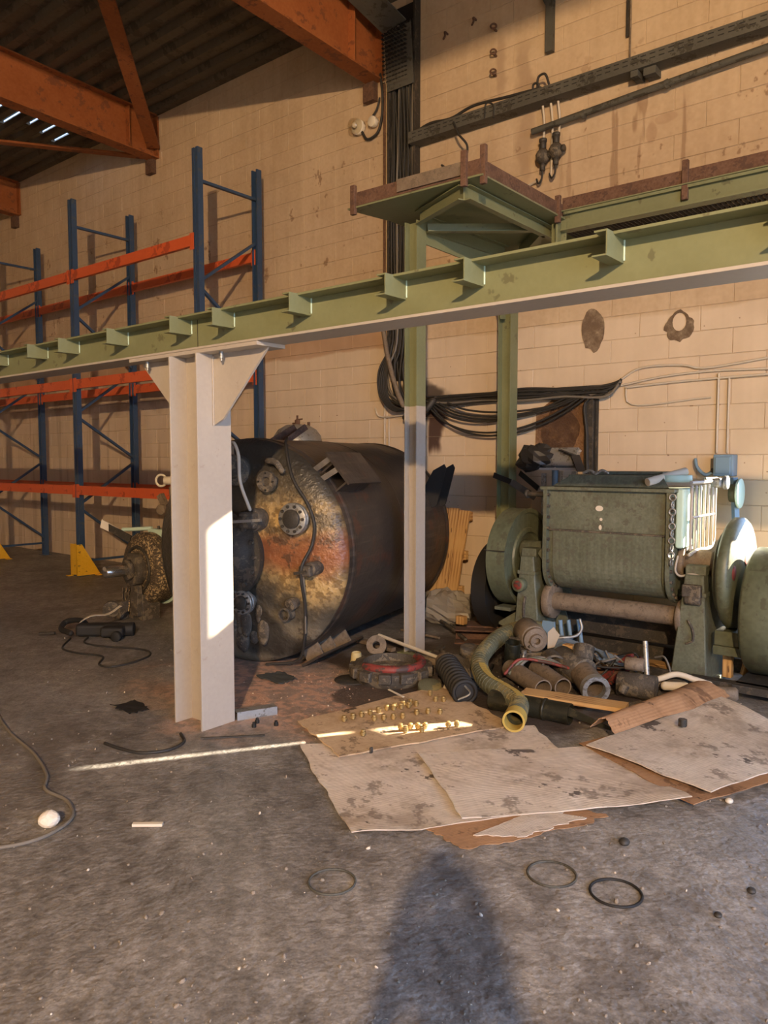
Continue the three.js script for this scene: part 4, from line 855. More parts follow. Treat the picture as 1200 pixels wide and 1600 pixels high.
  part(t, 'tie_pipe', [rod([-2.78, 0.45, -5.5], [-1.72, 0.45, -5.5], 0.07, 24), disc([-2.8, 0.45, -5.5], [-2.74, 0.45, -5.5], 0.14), disc([-1.78, 0.45, -5.5], [-1.74, 0.45, -5.5], 0.12)], mTube);
  part(t, 'base_frame', [box(-3.3, -1.0, 0.0, 0.1, -6.1, -5.95, 0.004), box(-2.85, -1.75, 0.16, 0.34, -6.02, -5.8, 0.006)], mDarkSteel);
  // gear covers
  const cover = (n, x0, x1, y, z, r, m, dish = true) => {
    const w = x1 - x0;
    const prof = dish ? [[0, 0], [r, 0], [r, w], [r * 0.92, w], [r * 0.9, w - 0.015], [r * 0.62, w - 0.015], [r * 0.6, w], [r * 0.52, w + 0.004], [r * 0.5, w - 0.02], [0.0, w - 0.02]] : [[0, 0], [r - 0.02, 0], [r, 0.02], [r, w - 0.02], [r - 0.02, w], [0, w]];
    return part(t, n, [creased(lathe(prof, [x0, y, z], [x0 + 1, y, z], 48))], m);
  };
  const cl = cover('gear_cover', -3.26, -3.09, 0.75, -5.7, 0.405, mMachineClean);
  part(cl, 'cover_split', [box(-3.265, -3.085, 0.83, 0.836, -5.295, -5.28, 0)], mDarkSteel);
  part(cl, 'cover_foot', [box(-3.25, -3.1, 0.33, 0.36, -5.56, -5.42, 0.006)], mMachine);
  cover('drive_pulley', -3.5, -3.36, 0.46, -5.85, 0.40, mBlack);
  const cr = cover('gear_cover', -1.49, -1.405, 0.77, -5.66, 0.39, mMachineClean, false);
  part(cr, 'oval_mark', [disc([-1.406, 0.8, -5.42], [-1.403, 0.8, -5.42], 0.05).scale(1, 1, 1)], mRed, { label: 'red oval mark' });
  part(cr, 'oval_mark', [disc([-1.406, 0.86, -5.72], [-1.403, 0.86, -5.72], 0.045)], mRed, { label: 'red oval mark' });
  part(cr, 'inner_ring', [disc([-1.53, 0.77, -5.66], [-1.49, 0.77, -5.66], 0.3)], mMachine);
  part(cr, 'cover_foot', [box(-1.52, -1.3, 0.3, 0.4, -5.6, -5.42, 0.006), box(-1.52, -1.34, 0.24, 0.3, -5.62, -5.4, 0.004)], mMachineClean);
  cover('belt_guard', -1.325, -0.96, 0.535, -5.64, 0.43, mMachineClean, false);
  part(t, 'guard_base', [box(-1.62, -0.8, 0.06, 0.11, -5.3, -5.22, 0.003), box(-1.34, -0.8, 0.06, 0.11, -6.0, -5.2, 0.003), box(-0.88, -0.82, 0, 0.06, -5.96, -5.9, 0), box(-0.88, -0.82, 0, 0.06, -5.28, -5.22, 0)], mDarkSteel);
  part(t, 'support_leg', [box(-1.5, -1.44, 0.05, 0.3, -5.62, -5.56, 0.004)], mWood); part(t, 'support_leg', [bar([-1.38, 0.05, -5.7], [-1.3, 0.5, -5.75], 0.06, 0.06)], mWood);
  // cage and pipework on the sunny trough end
  part(t, 'end_cover', [box(-1.8, -1.74, 0.94, 1.36, -5.62, -5.41, 0.02), disc([-1.86, 1.4, -5.56], [-1.86, 1.45, -5.56], 0.12)], mPaleGreen);
  for (let i = 0; i < 6; i++) part(t, 'cage_bar', [rod([-1.7, 0.93, -5.44 - i * 0.095], [-1.7, 1.38, -5.44 - i * 0.095], 0.011, 8)], mWhite);
  part(t, 'cage_rail', [capTube([[-1.7, 0.9, -5.42], [-1.7, 0.92, -5.6], [-1.7, 0.92, -5.92], [-1.7, 0.96, -5.97], [-1.7, 1.1, -5.98], [-1.7, 1.36, -5.98]], 0.013)], mWhite);
  part(t, 'cage_rail', [rod([-1.69, 1.16, -5.44], [-1.69, 1.16, -5.92], 0.009, 8), rod([-1.7, 1.4, -5.42], [-1.7, 1.4, -5.95], 0.013, 8)], mWhite);
  part(t, 'valve_cluster', [bx(-1.68, 1.39, -5.95, 0.08, 0.07, 0.1, 0.015), disc([-1.64, 1.39, -5.98], [-1.61, 1.39, -5.98], 0.05), rod([-1.72, 1.42, -5.8], [-1.7, 1.42, -6.0], 0.012)], mGalv);
  part(t, 'chain', Array.from({ length: 10 }, (_, i) => ring([-1.79, 1.3 - i * 0.05, ZFr + 0.055], i % 2 ? [1, 0, 0] : [0, 0, 1], 0.022, 0.006, 12, 6).scale(1, 1, 1)), mGalv);
  part(t, 'oil_pipe', [capTube([[-1.79, 0.88, -5.46], [-1.79, 0.78, -5.42], [-1.76, 0.75, -5.42], [-1.68, 0.77, -5.42], [-1.62, 0.76, -5.42]], 0.008)], mWhite);
}
{ // instrument box standing behind the trough
  const t = thing('instrument_box', 'tilted grey metal box under a black bag behind the trough', 'box', [-3.05, 0, -6.2]);
  part(t, 'panel', [plate([[-0.2, -0.08], [0.17, -0.08], [0.17, 0.09], [-0.14, 0.09]], [-3.04, 1.56, -6.15], [1, 0, 0], [0, 0.9, -0.43], 0.05, 0.002)], mGalv);
  part(t, 'trim_strip', [bar([-3.25, 1.48, -6.09], [-2.86, 1.48, -6.09], 0.03, 0.02), bar([-3.2, 1.645, -6.17], [-2.86, 1.635, -6.17], 0.03, 0.016), bar([-3.06, 1.48, -6.085], [-3.04, 1.64, -6.17], 0.008, 0.01)], mWhite);
  part(t, 'post', [rod([-3.1, 0, -6.2], [-3.1, 1.5, -6.18], 0.03, 12)], mBlueGrey);
  part(t, 'post', [bx(-3.22, 0.72, -6.2, 0.035, 1.44, 0.035), bx(-3.05, 1.36, -6.18, 0.03, 0.2, 0.03), bx(-2.91, 1.42, -6.16, 0.045, 0.08, 0.03)], mGalv);
  { const s = new THREE.SphereGeometry(0.13, 14, 10), p = s.attributes.position; for (let i = 0; i < p.count; i++) { const x = p.getX(i), y = p.getY(i), z = p.getZ(i), k = 0.62 + 0.85 * fbm(x * 22 + 5, y * 22 + z * 17 + 5, 2, 77); p.setXYZ(i, x * k * 1.15 - Math.max(0, -y) * 0.25, y * k * (y < 0 ? 0.7 : 1.15), z * k * 0.7); } s.computeVertexNormals();
    part(t, 'black_bag', [(() => { const n = fin(s.translate(-3.26, 1.55, -6.1)); n.computeVertexNormals(); return n; })()], mBag, { label: 'crumpled black bag' }); }
  part(t, 'strap', [bar([-3.02, 1.645, -6.13], [-2.88, 1.6, -6.1], 0.09, 0.006), bar([-2.88, 1.6, -6.1], [-2.8, 1.46, -6.06], 0.09, 0.006)], mBag, { label: 'black strip of bag' });
}
single('webbing_strap', 'dark strap tied round the right slim green post', 'strap', [bar([-3.69, 1.42, -6.12], [-3.5, 1.36, -6.11], 0.008, 0.05), bar([-3.5, 1.36, -6.11], [-3.3, 1.22, -6.2], 0.008, 0.06), bar([-3.52, 1.44, -6.3], [-3.3, 1.3, -6.25], 0.008, 0.05)], mBag, [-3.55, 1.35, -6.15]);

// ---------------------------------------------------------------- drive unit left of the white column
{
  const t = thing('agitator_drive', 'grease-caked drive unit with polished shaft end beside the tank', 'drive unit', [-6.6, 0, -4.25]);
  const ax = V(-0.06, 0.0, 1).normalize(), c = V(-6.55, 0.5, -4.4), at = (d) => c.clone().addScaledVector(ax, d);
  part(t, 'housing', [creased(lathe([[0, -0.12], [0.33, -0.12], [0.35, -0.08], [0.35, 0.1], [0.31, 0.14], [0.2, 0.15], [0, 0.15]], c, at(1), 44))], mGrease);
  part(t, 'rim', [creased(lathe([[0.3, -0.16], [0.375, -0.16], [0.375, -0.1], [0.3, -0.1]], c, at(1), 44))], mPaleGreen, { label: 'pale green rim' });
  part(t, 'bearing', [disc(at(0.14), at(0.24), 0.16), disc(at(0.24), at(0.28), 0.1)], mGrime);
  part(t, 'bearing_ring', [ring(at(0.155).toArray(), ax, 0.215, 0.016, 36, 8)], mDarkSteel);
  part(t, 'shaft', [disc(at(0.2), at(0.5), 0.055)], mPolished, { label: 'polished steel shaft end' });
  part(t, 'stand', [bx(-6.62, 0.13, -4.32, 0.34, 0.26, 0.2, 0.01), bx(-6.52, 0.2, -4.2, 0.12, 0.3, 0.06, 0.01), bx(-6.72, 0.09, -4.16, 0.1, 0.18, 0.1, 0.01), disc([-6.8, 0.1, -4.1], [-6.75, 0.1, -4.06], 0.08)], mGrime);
  part(t, 'drip', Array.from({ length: 9 }, (_, i) => capTube([[-6.74 + i * 0.035, 0.3, -4.19 - i * 0.012], [-6.74 + i * 0.035, 0.2 - (i % 3) * 0.05, -4.185 - i * 0.012], [-6.735 + i * 0.035, 0.12 - (i % 4) * 0.02, -4.18 - i * 0.012]], 0.008)), mGrease, { stuff: true });
  part(t, 'tray', [box(-6.62, -6.1, 0.78, 0.88, -4.55, -4.4, 0.012)], mPaleGreen, { label: 'pale green sheet tray' });
  part(t, 'tray_bolts', [rod([-6.5, 0.88, -4.45], [-6.5, 0.91, -4.45], 0.014, 6), rod([-6.4, 0.88, -4.45], [-6.4, 0.92, -4.45], 0.014, 6)], mDarkSteel);
  part(t, 'bar', [rod([-6.9, 0.86, -4.3], [-6.6, 0.88, -4.44], 0.02)], mPaleGreen);
  part(t, 'lever', [bar([-6.98, 0.92, -4.14], [-6.7, 0.78, -4.26], 0.02, 0.07)], mDarkSteel); part(t, 'lever_tab', [plate([[0, 0], [0.16, -0.07], [0.2, -0.01], [0.02, 0.08]], [-7.0, 0.89, -4.12], [0.83, 0, -0.5], [0, 1, 0], 0.012)], mLightScrap, { label: 'pale perforated tab' });
  part(t, 'ring_valve', [ring([-6.4, 1.36, -4.42], [0.5, 0, 1], 0.055, 0.012, 24, 8), disc([-6.36, 1.36, -4.43], [-6.24, 1.36, -4.5], 0.04)], mLightScrap);
  part(t, 'linkage', [bar([-6.42, 1.22, -4.42], [-6.22, 0.9, -4.45], 0.05, 0.06), disc([-6.36, 1.08, -4.42], [-6.34, 1.08, -4.36], 0.05), disc([-6.24, 0.96, -4.44], [-6.22, 0.96, -4.38], 0.04), rod([-6.25, 0.85, -4.47], [-6.3, 1.3, -4.47], 0.03)], mTube);
}

// ---------------------------------------------------------------- cardboard sheets and the board of fittings
function sheet(quad, thick, height, { nu = 26, nv = 26, ragged = 0.012, seed = 1, torn = 0 } = {}) {   // quad of [x, z], bilinear; height(u, v) = underside height
  const [A, B, C, D] = quad, top = [], bot = [], uvs = [];
  for (let j = 0; j <= nv; j++) for (let i = 0; i <= nu; i++) {
    let u = i / nu, v = j / nv;
    const rg = (k, q, s) => (fbm(k * 9 + s, seed + s, 3, 900 + seed) - 0.5) * 2 * ragged * q;
    if (i === 0) u += rg(v, 1, 1); if (i === nu) u += rg(v, 1 + torn * 6, 2); if (j === 0) v += rg(u, 1, 3); if (j === nv) v += rg(u, 1 + torn * 6, 4);
    const x = mix(mix(A[0], B[0], u), mix(D[0], C[0], u), v), z = mix(mix(A[1], B[1], u), mix(D[1], C[1], u), v), h = height(clamp(u), clamp(v));
    bot.push([x, h, z]); top.push([x, h + thick, z]);
    uvs.push([u * Math.hypot(B[0] - A[0], B[1] - A[1]), v * Math.hypot(D[0] - A[0], D[1] - A[1])]);
  }
  const pos = [], uv = [], id = (i, j) => j * (nu + 1) + i;
  const tri = (P, a, b, c) => { for (const k of [a, b, c]) { pos.push(...P[k]); uv.push(...uvs[k]); } };
  for (let j = 0; j < nv; j++) for (let i = 0; i < nu; i++) { const a = id(i, j), b = id(i + 1, j), c = id(i + 1, j + 1), d = id(i, j + 1); tri(top, a, b, c); tri(top, a, c, d); tri(bot, a, c, b); tri(bot, a, d, c); }
  const edge = (a, b) => { pos.push(...top[a], ...bot[a], ...bot[b], ...top[a], ...bot[b], ...top[b]); for (let k = 0; k < 6; k++) uv.push(uvs[a][0], uvs[a][1] + (k % 2) * 0.004); };
  for (let i = 0; i < nu; i++) { edge(id(i, 0), id(i + 1, 0)); edge(id(i + 1, nv), id(i, nv)); }
  for (let j = 0; j < nv; j++) { edge(id(0, j + 1), id(0, j)); edge(id(nu, j), id(nu, j + 1)); }
  const g = new THREE.BufferGeometry(); g.setAttribute('position', new THREE.Float32BufferAttribute(pos, 3)); g.computeVertexNormals(); smoothNormals(g, 0.7);
  g.setAttribute('uv', new THREE.Float32BufferAttribute(uv, 2));
  return g;
}
function layDown(name, label, category, g, m, at, group) { g.translate(-at[0], -at[1], -at[2]); const o = new THREE.Mesh(g, m); o.name = numbered(name); o.position.set(...at); o.userData = { label, category }; if (group) o.userData.group = group; o.castShadow = o.receiveShadow = true; scene.add(o); return o; }
const wav = (u, v, s, a) => (fbm(u * 3 + s, v * 3 + s, 3, 950 + s) - 0.3) * a;
layDown('cardboard_sheet', 'large flat stained cardboard sheet at front left of the heap', 'cardboard', sheet([[-2.94, -2.87], [-2.02, -2.28], [-1.32, -3.3], [-2.1, -3.95]], 0.004, (u, v) => 0.004 + Math.max(0, wav(u, v, 2, 0.012)) + 0.025 * sstep(0.8, 1, u) * sstep(0.25, 0, v), { seed: 2, ragged: 0.01 }), mCard, [-2.2, 0, -3.0], 'cardboard sheets on the floor');
layDown('cardboard_sheet', 'torn bottom layer of cardboard sticking out toward the camera', 'cardboard', sheet([[-1.86, -2.56], [-1.62, -2.5], [-1.28, -3.16], [-1.7, -3.1]], 0.003, (u, v) => 0.003 + wav(u, v, 5, 0.004), { seed: 5, ragged: 0.04, torn: 0.3 }), mCardBrown, [-1.6, 0, -2.8], 'cardboard sheets on the floor');
layDown('cardboard_sheet', 'small torn cardboard strip peeping out under the ribbed sheet', 'cardboard', sheet([[-1.66, -2.6], [-1.5, -2.72], [-1.36, -3.06], [-1.56, -3.0]], 0.003, (u, v) => 0.009 + wav(u, v, 6, 0.004), { seed: 6, ragged: 0.05, torn: 0.3 }), mCard, [-1.5, 0, -2.8], 'cardboard sheets on the floor');
layDown('cardboard_sheet', 'ribbed cardboard sheet lying across the middle of the heap', 'cardboard', sheet([[-2.33, -3.14], [-1.75, -2.68], [-1.04, -3.46], [-1.62, -3.86]], 0.005, (u, v) => 0.022 + wav(u, v, 3, 0.02) + 0.02 * sstep(0.7, 1, v) * sstep(0.6, 1, u), { seed: 3, ragged: 0.008 }), mCard, [-1.7, 0, -3.3], 'cardboard sheets on the floor');
layDown('cardboard_sheet', 'brown cardboard under the right-hand sheets', 'cardboard', sheet([[-1.74, -3.8], [-1.03, -3.42], [-0.62, -4.4], [-1.4, -4.7]], 0.004, (u, v) => 0.03 + wav(u, v, 8, 0.012), { seed: 8, ragged: 0.012 }), mCardBrown, [-1.2, 0, -4.1], 'cardboard sheets on the floor');
layDown('cardboard_sheet', 'pale scored cardboard sheet on top at the right edge', 'cardboard', sheet([[-1.68, -3.74], [-0.99, -3.54], [-0.62, -4.5], [-1.36, -4.96]], 0.005, (u, v) => 0.055 + wav(u, v, 4, 0.018) + 0.03 * sstep(0.55, 0.95, v) * sstep(0.6, 0.1, u), { seed: 4, ragged: 0.008 }), mCard, [-1.2, 0, -4.2], 'cardboard sheets on the floor');
layDown('cardboard_sheet', 'folded brown cardboard flap rising behind the pale sheet', 'cardboard', sheet([[-1.74, -3.95], [-1.6, -3.93], [-1.3, -5.02], [-1.6, -4.98]], 0.006, (u, v) => 0.075 + 0.07 * Math.sin(u * Math.PI) + wav(u, v, 7, 0.02), { seed: 7, ragged: 0.02, nu: 16 }), mCardBrown, [-1.55, 0, -4.5], 'cardboard sheets on the floor');
{
  const t = thing('fittings_board', 'thin tan board on the floor carrying rows of small brass fittings', 'board', [-2.7, 0, -3.5]);
  const g = sheet([[-3.19, -3.10], [-2.62, -2.86], [-2.17, -3.84], [-2.94, -4.22]], 0.008, (u, v) => 0.018 + wav(u, v, 1, 0.01), { seed: 1, ragged: 0.012, torn: 0.05 });
  const m = new THREE.Mesh(g.translate(2.7, 0, 3.5), mPly); m.name = 'board_face'; m.castShadow = m.receiveShadow = true; t.add(m);
  part(t, 'edge_clip', [bx(-2.55, 0.03, -3.02, 0.012, 0.03, 0.02)], mDarkSteel);
  // fittings stand on it, each a thing of its own
  const spots = [];
  for (let i = 0; i < 9; i++) spots.push([-2.96 + i * 0.014, -3.26 - i * 0.062]);
  for (let i = 0; i < 4; i++) spots.push([-2.86 + i * 0.02, -3.60 - i * 0.05]);
  for (let i = 0; i < 4; i++) spots.push([-2.83 + i * 0.035, -3.38 - i * 0.045]);
  for (const p of [[-2.62, -3.36], [-2.58, -3.4], [-2.55, -3.43], [-2.52, -3.46], [-2.57, -3.34], [-2.5, -3.4], [-2.43, -3.56], [-2.4, -3.6], [-2.72, -3.15], [-2.66, -3.68], [-2.6, -3.72], [-2.7, -3.62], [-2.76, -3.9], [-2.72, -3.93], [-2.86, -3.98]]) spots.push(p);
  let proto;
  for (const [x, z] of spots) {
    let f;
    if (!proto) {
      f = proto = new THREE.Group(); 
      part(f, 'hex_nut', [rod([0, 0.011, 0], [0, 0.024, 0], 0.017, 6)], mBrass, { local: true });
      part(f, 'stem', [disc([0, 0, 0], [0, 0.012, 0], 0.012, 0.002, 10), disc([0, 0.023, 0], [0, 0.036, 0], 0.0125, 0.002, 10)], mBrass, { local: true });
      f.userData = { label: 'tiny brass hose fitting standing on the tan board', category: 'fitting', group: 'brass fittings on the board' };
    } else f = proto.clone();
    f.name = numbered('hose_fitting'); f.position.set(x, 0.0305, z); f.rotation.y = rnd(0, 6); scene.add(f);
  }
}

// ---------------------------------------------------------------- scrap heap
{
  const path = [[-2.72, 0.2, -5.5], [-2.83, 0.26, -5.27], [-2.87, 0.27, -5.04], [-2.85, 0.24, -4.74], [-2.81, 0.18, -4.51], [-2.71, 0.14, -4.35], [-2.55, 0.115, -4.2], [-2.39, 0.1, -4.13], [-2.25, 0.09, -4.04], [-2.14, 0.09, -3.82]];
  const t = thing('suction_hose', 'thick grey-green hose curling over the scrap heap to the board', 'hose', [-2.6, 0, -4.5]);
  const c = new THREE.CatmullRomCurve3(path.map(v3), false, 'centripetal');
  part(t, 'hose_wall', [fin(new THREE.TubeGeometry(c, 90, 0.058, 16)), fin(new THREE.TubeGeometry(c, 90, 0.048, 12))], mHose);
  const rings = []; for (let i = 1; i < 60; i++) { const u = i / 60, p = c.getPointAt(u), d = c.getTangentAt(u); rings.push(ring(p.toArray(), d, 0.0575, 0.003, 16, 4)); }
  part(t, 'reinforcement', rings, mHose, { stuff: true });
  const strip = (u0, u1) => { const g = []; const n = 14; const pos = []; for (let i = 0; i < n; i++) { const row = []; for (const s of [0, 1]) { const u = u0 + (u1 - u0) * (i + s) / n, p = c.getPointAt(u), d = c.getTangentAt(u), side = new THREE.Vector3().crossVectors(d, V(0, 1, 0)).normalize(), up = new THREE.Vector3().crossVectors(side, d); for (const a of [0.5, 1.15, 1.8]) row.push(p.clone().addScaledVector(side, -Math.cos(a) * -0.0612 * -1).addScaledVector(up, Math.sin(a) * 0.0612)); } for (const k of [0, 1]) { const [a, b, e, f] = [row[k], row[k + 1], row[k + 4], row[k + 3]]; for (const q of [a, b, e, a, e, f]) pos.push(q.x, q.y, q.z); } } const gg = new THREE.BufferGeometry(); gg.setAttribute('position', new THREE.Float32BufferAttribute(pos, 3)); gg.computeVertexNormals(); return gg; };
  part(t, 'yellow_marking', [strip(0.6, 0.9)], mHoseYellow, { label: 'worn yellow marking' });
  part(t, 'end_collar', [hollow(path[9], V(-2.11, 0.088, -3.74), 0.064, 0.012)], mHoseYellow, { label: 'yellow taped hose end' });
}
{ const t = thing('flange_ring', 'dirty round cast flange with red painted rim by the slim post', 'flange', [-3.36, 0, -4.2]);
  part(t, 'body', [creased(lathe([[0.13, 0], [0.25, 0], [0.27, 0.03], [0.27, 0.1], [0.2, 0.12], [0.18, 0.07], [0.13, 0.06], [0.13, 0]], [-3.36, 0.01, -4.2], [-3.33, 1, -4.17], 36))], mGrime);
  part(t, 'inner_disc', [disc([-3.36, 0.04, -4.2], [-3.36, 0.06, -4.2], 0.14)], mDarkSteel);
  const seg = []; for (let i = 0; i < 12; i++) { const a = i / 12 * Math.PI * 2; seg.push(bx(0, 0, 0, 0.06, 0.07, 0.09, 0.01).rotateY(-a).translate(-3.36 + Math.cos(a) * 0.27, 0.075, -4.2 + Math.sin(a) * 0.27)); }
  part(t, 'lug', seg, mGrime);
  part(t, 'red_rim', [fin(new THREE.TorusGeometry(0.22, 0.03, 8, 24, Math.PI * 1.0).rotateX(Math.PI / 2).rotateY(2.7 - Math.PI * 0.45).translate(-3.36, 0.125, -4.2))], mRed, { label: 'red painted rim' });
  part(t, 'side_arm', [bx(-3.62, 0.06, -4.3, 0.16, 0.1, 0.1, 0.012)], mGrime); }
{ const t = thing('pipe_ring', 'small pale rusty ring left of the red-rimmed flange', 'ring', [-3.84, 0, -4.62]);
  part(t, 'ring_body', [creased(lathe([[0.03, 0], [0.075, 0], [0.08, 0.01], [0.08, 0.045], [0.03, 0.05], [0.03, 0]], [-3.86, 0.075, -4.64], [-3.83, 0.1, -4.6].map((a, i) => a + (i === 1 ? 0 : 0.0)), 24))], mTube); }
single('paper_cup', 'crushed pale cup standing beside the red-rimmed flange', 'cup', [creased(lathe([[0.06, 0], [0.05, 0.03], [0.035, 0.14], [0.03, 0.14], [0.04, 0.03], [0, 0.02]], [-3.69, 0.002, -4.2], [-3.68, 1, -4.2], 16))], mat({ color: 0xb8a878, roughness: 0.8 }), [-3.69, 0, -4.2]);
single('steel_rod', 'pale rod leaning across in front of the slim green post', 'rod', [rod([-4.0, 0.11, -4.84], [-3.2, 0.09, -4.6], 0.014)], mLightScrap, [-3.6, 0.1, -4.85]);
single('steel_rod', 'pale flat bar behind the red-rimmed flange running under the post', 'rod', [bar([-4.25, 0.03, -4.86], [-3.8, 0.03, -4.78], 0.05, 0.03), bar([-3.56, 0.03, -4.77], [-3.2, 0.03, -4.74], 0.05, 0.03)], mTube, [-3.7, 0.03, -4.8]);
single('steel_rod', 'short grey rod half under the tank behind the slim post', 'rod', [rod([-4.2, 0.03, -5.4], [-3.75, 0.03, -5.35], 0.012)], mTube, [-4.1, 0.03, -5.4]);
single('steel_pipe', 'grey pipe on the floor right of the slim green post', 'pipe', [rod([-3.42, 0.035, -4.66], [-3.1, 0.035, -4.72], 0.035)], mTube, [-3.2, 0, -4.7]);
single('steel_pipe', 'thin bent pipe leading from the wrapped bundle', 'pipe', [capTube([[-4.1, 0.06, -5.85], [-3.8, 0.07, -5.6], [-3.55, 0.03, -5.45]], 0.018)], mGrime, [-3.8, 0, -5.6]);
{ const t = thing('ribbed_hose', 'short black ribbed hose coil left of the curling hose', 'hose', [-2.7, 0, -4.25]);
  const a = V(-3.0, 0.12, -4.38), b = V(-2.62, 0.09, -4.02), g = [rod(a, b, 0.07, 20)]; for (let i = 0; i <= 9; i++) { const p = a.clone().lerp(b, i / 9); g.push(ring(p.toArray(), b.clone().sub(a), 0.072, 0.014, 24, 8)); }
  part(t, 'ribs', g, mBlack); part(t, 'pale_collar', [hollow([-3.08, 0.125, -4.45], [-2.99, 0.12, -4.37], 0.062, 0.01)], mTube); part(t, 'wire_end', [capTube([[-2.62, 0.13, -4.02], [-2.56, 0.1, -3.99], [-2.62, 0.06, -3.95]], 0.006)], mGalv); }
{ const t = thing('gear_block', 'grimy cast gear block left of the curling hose', 'casting', [-2.99, 0, -4.62]);
  part(t, 'block', [bx(-3.0, 0.08, -4.62, 0.22, 0.16, 0.16, 0.02)], mGrime); part(t, 'boss', [disc([-2.96, 0.16, -4.6], [-2.95, 0.22, -4.59], 0.07)], mGrime); part(t, 'boss', [disc([-3.1, 0.1, -4.56], [-3.16, 0.1, -4.52], 0.06)], mGrime); }
single('metal_canister', 'scratched dark canister standing inside the hose loop', 'canister', [creased(lathe([[0, 0], [0.055, 0], [0.058, 0.02], [0.055, 0.27], [0.05, 0.285], [0.045, 0.285], [0.045, 0.25], [0, 0.25]], [-2.71, 0.003, -4.75], [-2.655, 0.3, -4.69], 24))], tmat(tDarkSteel, 0.3, { roughness: 0.35, metalness: 0.4, color: 0xb8c4b0 }), [-2.7, 0, -4.75]);
{ const t = thing('twin_pipe', 'two grey pipe ends side by side facing the camera', 'pipes', [-2.4, 0, -4.6]);
  part(t, 'pipe', [hollow([-2.66, 0.1, -4.66], [-2.28, 0.08, -4.42], 0.063, 0.008)], mTube); part(t, 'pipe', [hollow([-2.52, 0.1, -4.78], [-2.2, 0.08, -4.54], 0.06, 0.008)], mTube); }
{ const t = thing('hose_bundle', 'thin red and green hoses draped over the twin pipes', 'hoses', [-2.4, 0.15, -4.6]);
  for (const [d, m] of [[0, mRed], [0.022, mMachine], [0.044, mCableGrey]]) part(t, 'thin_hose', [capTube([[-2.62 + d, 0.1, -4.52 - d], [-2.56 + d, 0.19, -4.6 - d], [-2.42, 0.185 + d * 0.3, -4.68 - d], [-2.25, 0.16 - d * 0.5, -4.72 - d], [-2.06, 0.13, -4.74 - d]], 0.011)], m); }
{ const t = thing('pipe_elbow', 'rusty flanged pipe tee with a sunlit open mouth', 'pipe', [-2.15, 0, -4.75]);
  part(t, 'barrel', [hollow([-2.2, 0.13, -4.8], [-2.0, 0.1, -4.58], 0.085, 0.02)], mTube); part(t, 'mouth_ring', [hollow([-2.015, 0.102, -4.595], [-1.98, 0.097, -4.56], 0.092, 0.03)], mGalv, { label: 'bright worn mouth ring' });
  part(t, 'branch', [disc([-2.4, 0.16, -4.9], [-2.16, 0.13, -4.78], 0.1), hollow([-2.44, 0.15, -4.86], [-2.36, 0.14, -4.74], 0.09, 0.015), disc([-2.2, 0.13, -4.8], [-2.22, 0.28, -4.9], 0.07)], mGrime); }
single('steel_tube', 'long dark tube lying along the front of the scrap heap', 'tube', [hollow([-2.46, 0.062, -4.08], [-1.95, 0.062, -4.13], 0.062, 0.006), disc([-2.12, 0.062, -4.113], [-2.1, 0.062, -4.115], 0.067), plate([[0, 0], [0.26, -0.05], [0.26, -0.03], [0.02, 0.05]], [-1.96, 0.065, -4.09], [1, 0, -0.2], [0, 1, 0], 0.005)], tmat(tDarkSteel, 0.4, { roughness: 0.4, metalness: 0.3, color: 0xc8d0bc }), [-2.2, 0, -4.1]);
single('wooden_plank', 'tan plank behind the long dark tube', 'plank', [bar([-2.35, 0.08, -4.28], [-1.72, 0.08, -4.4], 0.14, 0.025)], mWoodX, [-2.0, 0.08, -4.3]);
{ const t = thing('electric_motor', 'dusty round motor end on top of the scrap heap', 'motor', [-2.6, 0.2, -4.85]);
  part(t, 'body', [disc([-2.74, 0.3, -5.02], [-2.58, 0.285, -4.86], 0.095)], mTube); part(t, 'end_cap', [creased(lathe([[0.085, 0], [0.085, 0.03], [0.05, 0.04], [0.045, 0.06], [0.025, 0.06], [0.025, 0.02], [0, 0.02]], [-2.58, 0.285, -4.86], [-2.42, 0.27, -4.7], 28))], mTube);
  part(t, 'torn_tape', [plate([[0, 0], [0.05, 0.01], [0.08, 0.1], [0.05, 0.13], [0.03, 0.16], [-0.01, 0.12]], [-2.5, 0.22, -4.9], [0.7, 0, -0.7], [0.1, 1, 0], 0.003)], mPaper); }
single('flat_bar', 'dark steel flat bar under the dusty motor', 'bar', [bar([-2.74, 0.16, -4.72], [-2.26, 0.19, -5.1], 0.05, 0.05)], mGrime, [-2.5, 0.16, -4.9]);
{ const g = []; for (let i = 0; i < 6; i++) g.push(rod([-2.82 + i * 0.03, 0.12, -4.9 + i * 0.01], [-2.7 + i * 0.03, 0.3 - i * 0.01, -4.86], 0.012, 8)); for (let i = 0; i < 4; i++) g.push(rod([-2.78, 0.16 + i * 0.035, -4.86], [-2.58, 0.17 + i * 0.035, -4.8], 0.01, 8));
  single('linkage_scrap', 'tangle of short rusty linkage rods beside the motor', 'scrap', g, mGrime, [-2.7, 0.2, -4.85]); }
single('bright_bolt', 'bright bolt hanging over the dark flat bar', 'bolt', [rod([-2.6, 0.1, -4.72], [-2.6, 0.2, -4.74], 0.011, 8), rod([-2.6, 0.2, -4.74], [-2.6, 0.22, -4.74], 0.02, 6)], mGalv, [-2.6, 0.15, -4.73]);
single('carton_scrap', 'small tan carton corner wedged in the heap', 'carton', [bx(-2.38, 0.2, -5.0, 0.08, 0.1, 0.06, 0.004)], mWood, [-2.38, 0.15, -5.0]);
single('white_stick', 'short white stick lying on the heap', 'stick', [rod([-2.5, 0.15, -4.92], [-2.4, 0.12, -4.86], 0.008, 8)], mLightScrap, [-2.45, 0.13, -4.9]);
